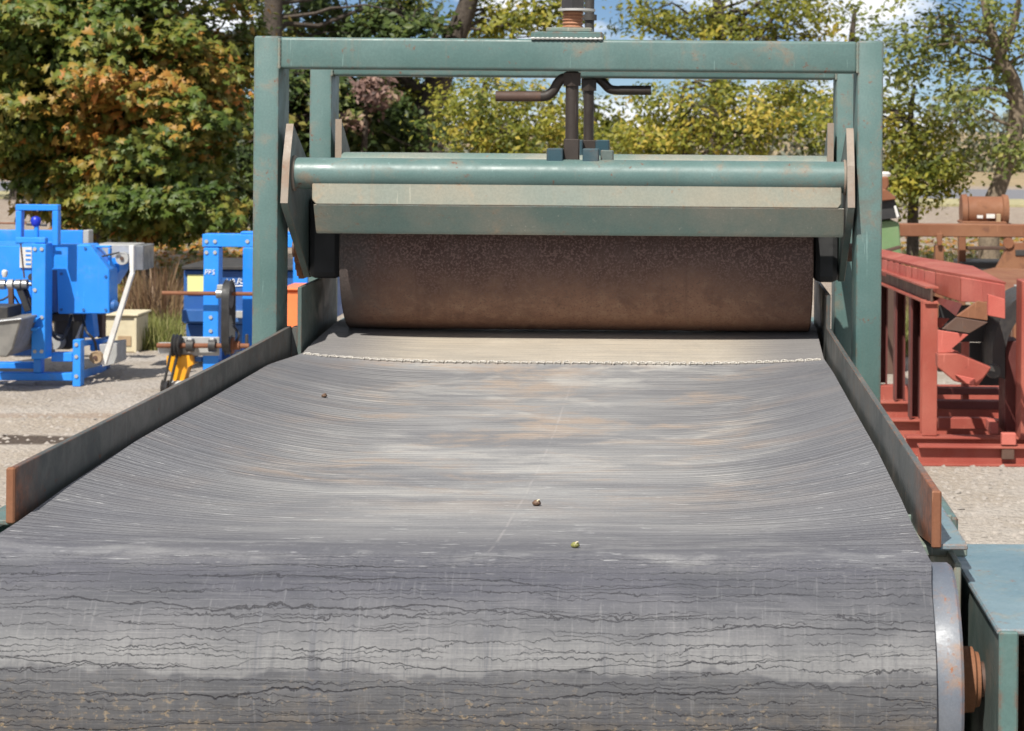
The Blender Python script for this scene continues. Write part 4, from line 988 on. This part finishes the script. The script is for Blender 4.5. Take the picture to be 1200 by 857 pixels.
# rusty machine behind the red frame
D_ = empty('rusty_machine', (P(1150, 330, 17).x, 17.2, 0), 'rusty brown machine with rounded drum motor and long level beam, behind the red frame', 'machine')
bmn = pbox('level_beam', 1040, 263, 1230, 278, 16.6, 0.14, M['rust'], D_, 0.006)
pbox('beam_post', 1096, 288, 1106, 340, 16.62, 0.12, M['rust'], D_, z0=0.0)
ppoly('post_head', [(1097, 274), (1105, 274), (1103, 288), (1099, 288)], 16.58, 0.03, M['rust'], D_)
b2 = bmesh.new(); pa, pb_ = P(1130, 245, 17.2), P(1176, 246, 17.2)
dm_ = lathe('drum_motor', P(1126, 247, 17.2), (1, 0, 0), [(0, 0.05), (0, 0.125), (0.04, 0.13), (0.05, 0.112), (0.31, 0.112), (0.32, 0.13), (0.36, 0.125), (0.36, 0.05)], M['rust'], D_, 30)
b2.free()
pbox('motor_base', 1128, 260, 1180, 263, 17.0, 0.35, M['rust'], dm_); pbox('label_plate', 1145, 252.5, 1152, 256, 17.07, 0.006, M['white'], dm_, 0.001); pbox('label_plate', 1156, 251, 1166, 256, 17.07, 0.006, M['white'], dm_, 0.001); pbox('tan_flange', 1168, 251, 1173, 264, 17.02, 0.05, M['brownpatch'], dm_)
pbox('stand_leg', 1124, 262, 1132, 318, 16.9, 0.1, M['rust'], D_, z0=0.0); pbox('stand_leg', 1178, 262, 1186, 318, 17.3, 0.1, M['rust'], D_, z0=0.0)
pbox('stand_rail', 1132, 289, 1180, 293, 16.95, 0.06, M['dark_rust'], D_); pbox('stand_tray', 1126, 308, 1200, 318, 16.8, 0.5, M['dark'], D_)
ppoly('a_frame', [(1166, 318), (1184, 285), (1230, 285), (1230, 318)], 16.4, 0.08, M['rust'], D_)
ppoly('a_frame', [(1190, 293), (1230, 293), (1230, 300), (1190, 300)], 16.39, 0.02, M['dark'], D_)
ppoly('deck_plate', [(1130, 322, 15.4), (1165, 314, 16.2), (1240, 316, 16.2), (1240, 352, 13.9), (1185, 348, 13.9)], 0, 0.02, M['rust'], D_)
pbox('deck_leg', 1188, 352, 1200, 420, 13.95, 0.1, M['rust'], D_, z0=0.0)
ppoly('pale_sheet', [(1188, 334, 14.0), (1215, 334, 14.0), (1215, 345, 13.8), (1196, 345, 13.8)], 0, 0.02, M['galv'], D_)
lathe('flange_nut', P(1182, 285, 16.38), (0, 1, 0), [(0, 0.02), (0, 0.04), (0.03, 0.04)], M['rust'], D_, 12)

E_ = empty('green_cabin', (P(1030, 330, 15.6).x, 15.9, 0), 'pale green machine with rusty top and dark opening, half hidden behind the right post', 'machine')
ppoly('body', [(1000, 262), (1046, 258), (1054, 262), (1056, 300), (1000, 306)], 15.6, 0.6, M['sage'], E_, 0.008)
ppoly('opening', [(1000, 238), (1048, 232), (1056, 255), (1000, 262)], 15.55, 0.5, M['black'], E_, 0.004)
ppoly('rusty_cap', [(1000, 226), (1038, 222), (1050, 231), (1050, 234), (1000, 239.5)], 15.5, 0.55, M['rust'], E_, 0.006)
ppoly('stack', [(1026, 208), (1041, 207), (1042, 218), (1038, 225), (1026, 225)], 15.7, 0.2, M['rust'], E_, 0.01)
lathe('white_cap', P(1036, 207, 15.8), (0, 0, 1), [(0, 0.045), (0.02, 0.05), (0.035, 0.03)], M['white'], E_, 14)
ppoly('white_lamp', [(1047.5, 242), (1050, 241), (1054, 254), (1051, 256)], 15.52, 0.03, M['white'], E_)
ppoly('rail', [(1000, 303), (1055, 288), (1056, 291.5), (1000, 307)], 15.5, 0.06, M['dark_rust'], E_)
pbox('skid', 1000, 306.5, 1056, 330, 15.7, 0.5, M['dark_rust'], E_, z0=0.0)

# brown rollers on a cart behind the left machine
W_ = empty('roller_cart', (P(165, 300, 24).x, 24.2, 0), 'low brown cart with round grey rollers, seen above the grey chute', 'cart')
pbox('deck', 140, 280, 175, 287, 24, 0.5, M['rust'], W_); pbox('deck', 112, 284, 138, 288, 24.2, 0.4, M['rust'], W_)
for u, v, r in ((159, 277, 8.5), (124, 282, 7)): lathe('roller', P(u, v+2, 24.1), (0, 1, 0), [(0, 0.02), (0, r*24/F), (0.3, r*24/F), (0.3, 0.02)], M['galv'], W_, 18)
for u in (114, 143, 170): pbox('leg', u, 288, u+3, 300, 24.1, 0.05, M['dark_rust'], W_, z0=0.0)

# ------------------------------------------------------------------ trees, bushes, weeds
def leaf_mat(name, stops, trans=0.3, rough=0.5):
    s = NT(name); at = s.new('ShaderNodeAttribute'); at.attribute_name = 'tint'
    colr = s.cramp(at.outputs['Fac'], stops)
    s.done(colr, rough, 0, None, 0.35)
    tr = s.new('ShaderNodeBsdfTranslucent'); s.l.new(colr, tr.inputs['Color'])
    mx = s.new('ShaderNodeMixShader'); mx.inputs[0].default_value = trans
    s.l.new(s.bsdf.outputs[0], mx.inputs[1]); s.l.new(tr.outputs[0], mx.inputs[2]); s.l.new(mx.outputs[0], s.out.inputs['Surface'])
    return s.m
M['maple'] = leaf_mat('maple_leaves', [(0.0, (0.038, 0.072, 0.012)), (0.35, (0.085, 0.125, 0.019)), (0.58, (0.175, 0.175, 0.027)), (0.76, (0.31, 0.185, 0.034)), (1.0, (0.44, 0.165, 0.032))], 0.22)
M['yellowgreen'] = leaf_mat('yellow_green_leaves', [(0.0, (0.075, 0.100, 0.016)), (0.4, (0.19, 0.205, 0.027)), (0.75, (0.36, 0.33, 0.045)), (1.0, (0.48, 0.37, 0.065))], 0.42)
M['midgreen'] = leaf_mat('mid_green_leaves', [(0.0, (0.022, 0.040, 0.010)), (0.5, (0.058, 0.090, 0.020)), (0.85, (0.12, 0.150, 0.030)), (1.0, (0.20, 0.17, 0.04))], 0.25)
M['paleleaf'] = leaf_mat('pale_olive_leaves', [(0.0, (0.075, 0.10, 0.022)), (0.5, (0.16, 0.19, 0.042)), (1.0, (0.34, 0.32, 0.085))], 0.35)
M['mauve'] = leaf_mat('reddish_leaves', [(0.0, (0.09, 0.055, 0.045)), (0.5, (0.20, 0.12, 0.10)), (0.8, (0.30, 0.18, 0.14)), (1.0, (0.16, 0.16, 0.05))], 0.2)
M['weed'] = leaf_mat('dry_weed', [(0.0, (0.085, 0.045, 0.025)), (0.6, (0.20, 0.125, 0.065)), (1.0, (0.30, 0.23, 0.12))], 0.2)
M['grass'] = leaf_mat('yard_grass', [(0.0, (0.12, 0.15, 0.035)), (0.5, (0.24, 0.25, 0.07)), (1.0, (0.36, 0.32, 0.15))], 0.3)

# leaf templates, unit size, lying in XY with the stem at -Y
def maple_template():
    ang = [-90, -38, -5, 22, 48, 72, 90, 108, 132, 158, 185, 218]; rad = [0.30, 0.55, 0.98, 0.50, 0.95, 0.55, 1.15, 0.55, 0.95, 0.50, 0.98, 0.55]
    T = [[0, 0, 0.08]]+[[r*0.6*math.cos(math.radians(a)), r*0.6*math.sin(math.radians(a)), -0.10*r*r] for a, r in zip(ang, rad)]
    return np.array(T), [(0, i+1, (i+1) % 12+1) for i in range(12)]
def oval_template():
    return np.array([[0, -0.5, 0], [0.27, 0.0, 0.07], [0, 0.55, -0.08], [-0.27, 0.0, 0.07]]), [(0, 1, 2), (0, 2, 3)]
MAPLE, OVAL = maple_template(), oval_template()

def branch_pts(a, b, k=6, jit=0.12):
    a, b = Vector(a), Vector(b); L = (b-a).length; pts = []
    for i in range(k+1):
        t = i/k; p = a.lerp(b, t); p.z += 0.10*L*math.sin(math.pi*t)*0.8
        if 0 < i < k: p += Vector((random.uniform(-1, 1), random.uniform(-1, 1), random.uniform(-1, 1)))*jit*L/k
        pts.append(p)
    return pts

def tree(name, label, cat, trunk, blobs, leaf, tmpl, mat, bark, clump_r, per_clump, extra=(), tint0=0.45, tint_var=0.22, twigs=0.35, flat=0.6, group=None, tilt=0.75, warm=None):
    tp = [P(u, v, d) for u, v, d, r in trunk]; tr_ = [r for *_, r in trunk]
    base = Vector((tp[0].x, tp[0].y, 0))
    root = empty(name, base, label, cat, group)
    b2 = bmesh.new()
    tp2 = [base]+tp if tp[0].z > 0.05 else tp
    tr2 = [tr_[0]*1.25]+tr_ if tp[0].z > 0.05 else tr_
    sp = arc_pts(tp2, 4); sr_ = []
    for i in range(len(sp)):
        q = i/4; k = min(int(q), len(tr2)-2); sr_.append(tr2[k]+(tr2[k+1]-tr2[k])*(q-k))
    add_tube(b2, sp, sr_, 10)
    for ex in extra:
        add_tube(b2, arc_pts([P(u, v, d) for u, v, d, r in ex], 4), [ex[min(i//4, len(ex)-1)][3] for i in range(4*(len(ex)-1)+1)], 7)
    cl = []
    for (u, v, d, ru, rv, rd, n) in blobs:
        c0 = np.array(P(u, v, d)); rx, rz = ru*d/F, rv*d/F
        q = rng.normal(size=(n, 3)); q /= np.linalg.norm(q, axis=1, keepdims=True)
        rr = rng.random(n)**0.45
        p = c0+q*rr[:, None]*np.array([rx, rd, rz])
        cl.append(np.concatenate([p, q], 1))
    cl = np.concatenate(cl); cl = cl[cl[:, 2] > 0.15]
    # limbs reach out to some of the clumps
    sel = rng.choice(len(cl), max(int(len(cl)*twigs*0.12), 4), replace=False)
    lo = max(1, int(len(sp)*0.35))
    for i in sel:
        e = Vector(cl[i, :3]); cand = sp[lo:]
        st = min(cand, key=lambda w: (w-e).length+max(w.z-e.z, 0)*1.5)
        pts = branch_pts(st, e, 7, 0.45); L = (e-st).length; r0 = min(0.012+0.012*L, tr_[-1]*1.1)
        add_tube(b2, pts, [r0*(1-0.85*t/7) for t in range(8)], 5, False)
        for _ in range(2):
            m = random.randint(3, 7); e2 = pts[m]+Vector((random.gauss(0, 1), random.gauss(0, 1), random.gauss(0.2, 0.8)))*L*0.22
            add_tube(b2, branch_pts(pts[m], e2, 4, 0.4), [r0*0.35*(1-0.8*t/4) for t in range(5)], 4, False)
    mk('trunk', b2, bark, root, 60)
    n = len(cl)*per_clump
    ci = np.repeat(np.arange(len(cl)), per_clump)
    size_c = clump_r*(0.6+0.8*rng.random(len(cl)))
    pos = cl[ci, :3]+rng.normal(size=(n, 3))*size_c[ci][:, None]*np.array([0.62, 0.62, 0.62*flat])
    up = cl[ci, 3:]*0.55+np.array([-0.12, -0.35, 0.75])
    rot = rand_rot(n, tilt*0.75, up)
    tc = tint0+rng.normal(size=len(cl))*tint_var
    if warm is not None: tc = tc+warm(cl[:, :3])
    tint = np.clip(tc[ci]+rng.normal(size=n)*0.13, 0, 1)
    keep = pos[:, 2] > 0.02
    o = mass('crown', tmpl[0], tmpl[1], pos[keep], leaf*(0.65+0.7*rng.random(n))[keep], rot[keep], mat, root, tint[keep])
    o['kind'] = 'stuff'
    return root

def warm_maple(p):
    f = np.sin(p[:, 0]*1.9+1.0)*np.sin(p[:, 2]*2.3+p[:, 1])*0.15
    core = np.exp(-(((p[:, 0]-P(190, 80, 24).x)/1.0)**2+((p[:, 2]-P(190, 80, 24).z)/0.95)**2))*0.15
    return f+core
tree('maple_tree', 'large maple tree turning orange and olive, behind the blue machine at left', 'tree',
     [(128, 292, 24.3, 0.20), (126, 200, 24.3, 0.17), (120, 90, 24.4, 0.14), (110, -40, 24.4, 0.10), (112, -160, 24.4, 0.05)],
     [(90, 60, 24.3, 215, 150, 2.0, 330), (195, 130, 23.9, 82, 125, 1.3, 140), (200, 240, 23.6, 95, 42, 1.0, 75), (20, 120, 24.2, 95, 90, 1.3, 110), (95, 215, 24.2, 60, 50, 1.0, 40), (40, -110, 24.4, 300, 110, 2.2, 130)],
     0.100, MAPLE, M['maple'], M['bark'], 0.23, 80, tint0=0.40, tint_var=0.15, warm=warm_maple, flat=0.5, tilt=0.6)

tree('dark_tree', 'dark green tree with straight black trunk, behind the left green post', 'tree',
     [(316, 240, 31, 0.16), (318, 120, 31, 0.14), (320, 20, 31, 0.13), (322, -60, 31, 0.10), (322, -150, 31, 0.06)],
     [(375, 130, 32, 75, 75, 1.2, 150), (300, 190, 31.5, 70, 80, 1.2, 130), (440, 150, 32.5, 70, 50, 1.0, 110), (370, 20, 32.5, 70, 40, 1.0, 30), (470, 40, 32.5, 60, 45, 1.0, 45), (340, -110, 32, 150, 70, 1.8, 60)],
     0.125, OVAL, M['midgreen'], M['bark'], 0.24, 42, tint0=0.42, tint_var=0.22, twigs=0.9)
tree('leaning_tree', 'tree with thick dark trunk leaning right, seen through the green frame', 'tree',
     [(488, 230, 33, 0.24), (492, 160, 33, 0.22), (512, 100, 33, 0.20), (533, 45, 33, 0.17), (550, 0, 33, 0.14), (566, -60, 33, 0.10), (590, -150, 33, 0.05)],
     [(470, 110, 33.8, 45, 40, 0.8, 24), (580, 30, 33.5, 70, 40, 1.2, 30), (650, 15, 33.5, 60, 35, 1.2, 26), (470, 5, 33.5, 60, 25, 1.0, 12), (580, -120, 33.5, 170, 80, 2, 70)],
     0.10, OVAL, M['yellowgreen'], M['bark'], 0.27, 40, tint0=0.48, tint_var=0.2, twigs=1.1,
     extra=[[(505, 112, 33, 0.09), (470, 92, 33, 0.07), (440, 62, 32.8, 0.05), (400, 15, 32.6, 0.035), (380, -40, 32.5, 0.02)], [(533, 45, 33, 0.07), (500, 25, 32.8, 0.045), (455, 10, 32.6, 0.03), (420, -30, 32.5, 0.02)],
            [(405, 25, 32.5, 0.028), (360, 42, 32.3, 0.02), (330, 20, 32.2, 0.015), (285, 25, 32.2, 0.01)], [(520, 70, 33, 0.06), (480, 60, 32.6, 0.035), (430, 75, 32.5, 0.02), (400, 95, 32.4, 0.012)], [(280, -40, 32, 0.05), (286, 30, 32, 0.03), (275, 75, 32, 0.018), (300, 110, 32, 0.01)]])
tree('reddish_bush', 'mauve red bush seen through the left half of the green frame', 'bush',
     [(425, 215, 31.2, 0.05), (428, 150, 31.2, 0.04), (430, 110, 31.2, 0.02)], [(432, 108, 31.2, 30, 20, 0.5, 12), (412, 145, 31.2, 14, 12, 0.4, 5)], 0.10, OVAL, M['mauve'], M['bark'], 0.15, 40, tint0=0.5)
for nm, lab, uvb in (
    ('yellow_bush', 'bushy yellow green shrub left of the crank handles, beyond the frame', [(565, 130, 29, 66, 48, 1.0, 62), (600, 168, 28.6, 75, 30, 0.8, 62), (640, 125, 29.2, 40, 40, 0.8, 18)]),
    ('yellow_bush', 'broad yellow green shrub right of the crank handles, beyond the frame', [(800, 132, 29, 70, 46, 1.0, 54), (880, 142, 28.5, 90, 48, 1.0, 84), (760, 170, 28.5, 60, 24, 0.7, 44), (920, 100, 29.3, 50, 36, 0.8, 26)]),
    ('yellow_bush', 'yellow green shrub right of the right green post, left of the bare trunk', [(1070, 165, 28, 52, 55, 0.9, 56), (1095, 200, 27.6, 50, 30, 0.7, 32), (1060, 222, 27.5, 40, 26, 0.7, 30), (990, 145, 28.5, 55, 45, 0.9, 42), (1120, 140, 28.3, 35, 30, 0.8, 9)])):
    u0_, v0_, d0_ = uvb[0][:3]
    tree(nm, lab, 'bush', [(u0_, 245, d0_, 0.07), (u0_+4, 190, d0_, 0.055), (u0_-3, 140, d0_, 0.04), (u0_+2, 100, d0_, 0.02)], uvb, 0.078, OVAL, M['yellowgreen'], M['bark'], 0.23, 33, tint0=0.47, tint_var=0.27, twigs=0.8, group='yellow green shrubs beyond the frame')
tree('open_tree', 'tall sparse tree with white sky showing through, above the middle of the beam', 'tree',
     [(842, 230, 36, 0.13), (838, 120, 36, 0.11), (846, 40, 36, 0.09), (838, -20, 36, 0.07), (845, -120, 36, 0.03)],
     [(770, 25, 36, 55, 40, 1.2, 22), (860, 30, 36, 90, 40, 1.4, 60), (950, 20, 36, 70, 40, 1.2, 30), (840, -90, 36, 160, 70, 2, 70)],
     0.10, OVAL, M['yellowgreen'], M['bark'], 0.28, 34, tint0=0.44, tint_var=0.2, twigs=1.6, extra=[[(842, 100, 36, 0.06), (880, 55, 36, 0.04), (912, 10, 36, 0.025), (930, -40, 36, 0.015)], [(840, 90, 36, 0.06), (790, 45, 36, 0.035), (750, 25, 36, 0.02)]])
tree('bent_trunk_tree', 'tree with bent pale brown trunk and airy olive leaves, at the right edge', 'tree',
     [(1160, 250, 27, 0.115), (1172, 215, 27, 0.105), (1186, 170, 27, 0.10), (1192, 125, 27, 0.10), (1186, 92, 27, 0.09), (1172, 66, 27, 0.075), (1160, 30, 27, 0.06), (1150, -20, 27, 0.045), (1140, -110, 27, 0.02)],
     [(1110, 35, 27, 80, 50, 1.2, 40), (1060, 75, 27.4, 45, 50, 1.0, 20), (1140, 110, 26.8, 50, 45, 1.0, 18), (1195, 60, 27, 40, 60, 1.0, 14), (1180, 185, 26.8, 45, 25, 0.6, 14), (1130, -90, 27, 150, 70, 1.8, 70)],
     0.085, OVAL, M['paleleaf'], M['barkpale'], 0.25, 32, tint0=0.46, tint_var=0.2, twigs=1.5,
     extra=[[(1172, 66, 27, 0.06), (1186, 35, 26.9, 0.045), (1194, 0, 26.8, 0.03), (1200, -50, 26.8, 0.02)], [(1190, 118, 27, 0.04), (1165, 105, 26.8, 0.025), (1130, 108, 26.6, 0.012)], [(1188, 150, 27, 0.03), (1215, 120, 27, 0.02), (1240, 70, 27, 0.012)]])
# more distant trees that close the view behind the frame, each with its own trunk
for lab, u, d, blobs, mt in (
    ('small far olive tree between the two cranks and the left shrub', 690, 44, [(690, 150, 44, 50, 25, 1.5, 26), (690, 60, 44, 40, 30, 1.2, 8)], 'yellowgreen'),
    ('far green tree behind the right end of the beam', 1000, 46, [(1000, 130, 46, 60, 35, 1.5, 20), (1010, 40, 46, 50, 40, 1.5, 8)], 'paleleaf'),
    ('far green tree behind the leaning trunk', 510, 46, [(480, 120, 46, 70, 50, 1.5, 56), (560, 60, 46, 50, 40, 1.5, 12)], 'midgreen'),
    ('far dark tree above the left end of the beam', 395, 47, [(400, 70, 47, 70, 50, 1.5, 24), (380, 150, 47, 80, 45, 1.5, 70)], 'midgreen'),
    ('far tree behind the maple, left edge of the view', 20, 49, [(40, 100, 48, 130, 85, 2.0, 120), (230, 90, 48, 80, 70, 2.0, 70)], 'midgreen')):
    tree('far_tree', lab, 'tree', [(u, 225, d, 0.16), (u+3, 150, d, 0.13), (u-4, 80, d, 0.09), (u+2, 10, d, 0.04)], blobs, 0.15, OVAL, M[mt], M['bark'], 0.42, 40, tint0=0.45, twigs=1.0, group='trees across the road side')

# hedgerow at the far side of the field: one mass
nh = 26000
hx = rng.uniform(-45, 45, nh); hz = rng.random(nh)**1.2*(2.1+0.8*np.sin(hx*0.7)+0.6*np.sin(hx*1.9+1)); hy = 88+rng.normal(size=nh)*0.8
M['hazy'] = leaf_mat('hedgerow_leaves', [(0.0, (0.11, 0.12, 0.09)), (0.5, (0.19, 0.20, 0.14)), (1.0, (0.26, 0.25, 0.17))], 0.2)
hd = mass('hedgerow', OVAL[0], OVAL[1], np.stack([hx, hy, hz+0.05], 1), 0.30*(0.6+0.8*rng.random(nh)), rand_rot(nh), M['hazy'], None, np.clip(0.5+0.25*rng.normal(size=nh), 0, 1), (0, 88, 0))
tag(hd, 'far grey green hedgerow beyond the dry field', 'hedgerow', kind='stuff')

# blade tufts: dry weeds and grass behind the machines
def blades(name, label, cat, regions, mat, hgt, tint0, stuff=True):
    pos, sc, rt, ti = [], [], [], []
    for (u0, u1, d0, d1, n, hh) in regions:
        d = rng.uniform(d0, d1, n); u = rng.uniform(u0, u1, n); x = (u-U0)*d/F
        pos.append(np.stack([x, d, np.zeros(n)], 1)); sc.append(hh*(0.4+0.8*rng.random(n)))
        rt.append(rand_rot(n, 0.28)); ti.append(np.clip(tint0+0.25*rng.normal(size=n), 0, 1))
    T = np.array([[-0.022, 0, 0], [0.022, 0, 0], [0.016, 0.03, 0.5], [-0.016, 0.03, 0.5], [0.03, 0.12, 1.0]]); FS = [(0, 1, 2, 3), (3, 2, 4)]
    o = mass(name, T, FS, np.concatenate(pos), np.concatenate(sc), np.concatenate(rt), mat, None, np.concatenate(ti), (0, 18, 0))
    tag(o, label, cat, kind='stuff'); return o
blades('dry_weeds', 'brown dry weeds behind the cream box', 'weeds', [(150, 215, 18.2, 20.5, 1300, 0.36), (168, 205, 18.0, 19.5, 160, 0.55), (1040, 1120, 19.5, 24, 900, 0.35)], M['weed'], 0.5, 0.4)
blades('yard_grass', 'tufts of yellow green grass at the yard edge', 'grass', [(158, 214, 16.9, 18.2, 1500, 0.22), (1030, 1100, 16.8, 18.6, 1300, 0.30), (-40, 330, 21, 27, 1800, 0.16), (1030, 1230, 22, 30, 1500, 0.22)], M['grass'], 0.2, 0.45)
# fallen leaves in the shade of the maple
nl = 7000
d = rng.uniform(19, 36, nl); u = np.where(rng.random(nl) < 0.7, rng.uniform(60, 330, nl), rng.uniform(1020, 1240, nl))
fl_ = mass('fallen_leaves', MAPLE[0], MAPLE[1], np.stack([(u-U0)*d/F, d, np.full(nl, 0.02)], 1), 0.09*(0.6+0.8*rng.random(nl)), rand_rot(nl, 0.35), M['maple'], None, np.clip(0.75+0.25*rng.normal(size=nl), 0, 1), (0, 24, 0))
tag(fl_, 'fallen leaves scattered under the trees', 'leaves', kind='stuff')

# red car beyond the maple
V_ = empty('red_car', (P(180, 232, 57).x, 58, 0), 'red car on the road, glimpsed through the maple leaves', 'car')
prof = [(-2.1, 0.28), (-2.15, 0.75), (-1.5, 0.88), (-0.9, 1.38), (0.7, 1.42), (1.5, 0.92), (2.1, 0.80), (2.15, 0.30)]
cx = BASE[V_.name].x
prism('body', [(cx+a, 57.2, z) for a, z in prof], (0, 1.7, 0), simple('red_car_paint', (0.55, 0.03, 0.02), (0.5, 0.03, 0.02), 0.3), V_, 0.08)
prism('window', [(cx-0.85, 57.17, 0.92), (cx-0.75, 57.17, 1.28), (cx+0.6, 57.17, 1.32), (cx+1.15, 57.17, 0.95)], (0, 0.02, 0), M['black'], V_, 0.0)
for a in (-1.3, 1.3):
    w = lathe('wheel', (cx+a, 57.15, 0.32), (0, 1, 0), [(0, 0.2), (0, 0.32), (0.2, 0.32), (0.2, 0.2)], M['black'], V_, 22)
    lathe('rim', (cx+a, 57.14, 0.32), (0, 1, 0), [(0, 0.02), (0, 0.19), (0.05, 0.19)], M['galv'], w, 18)
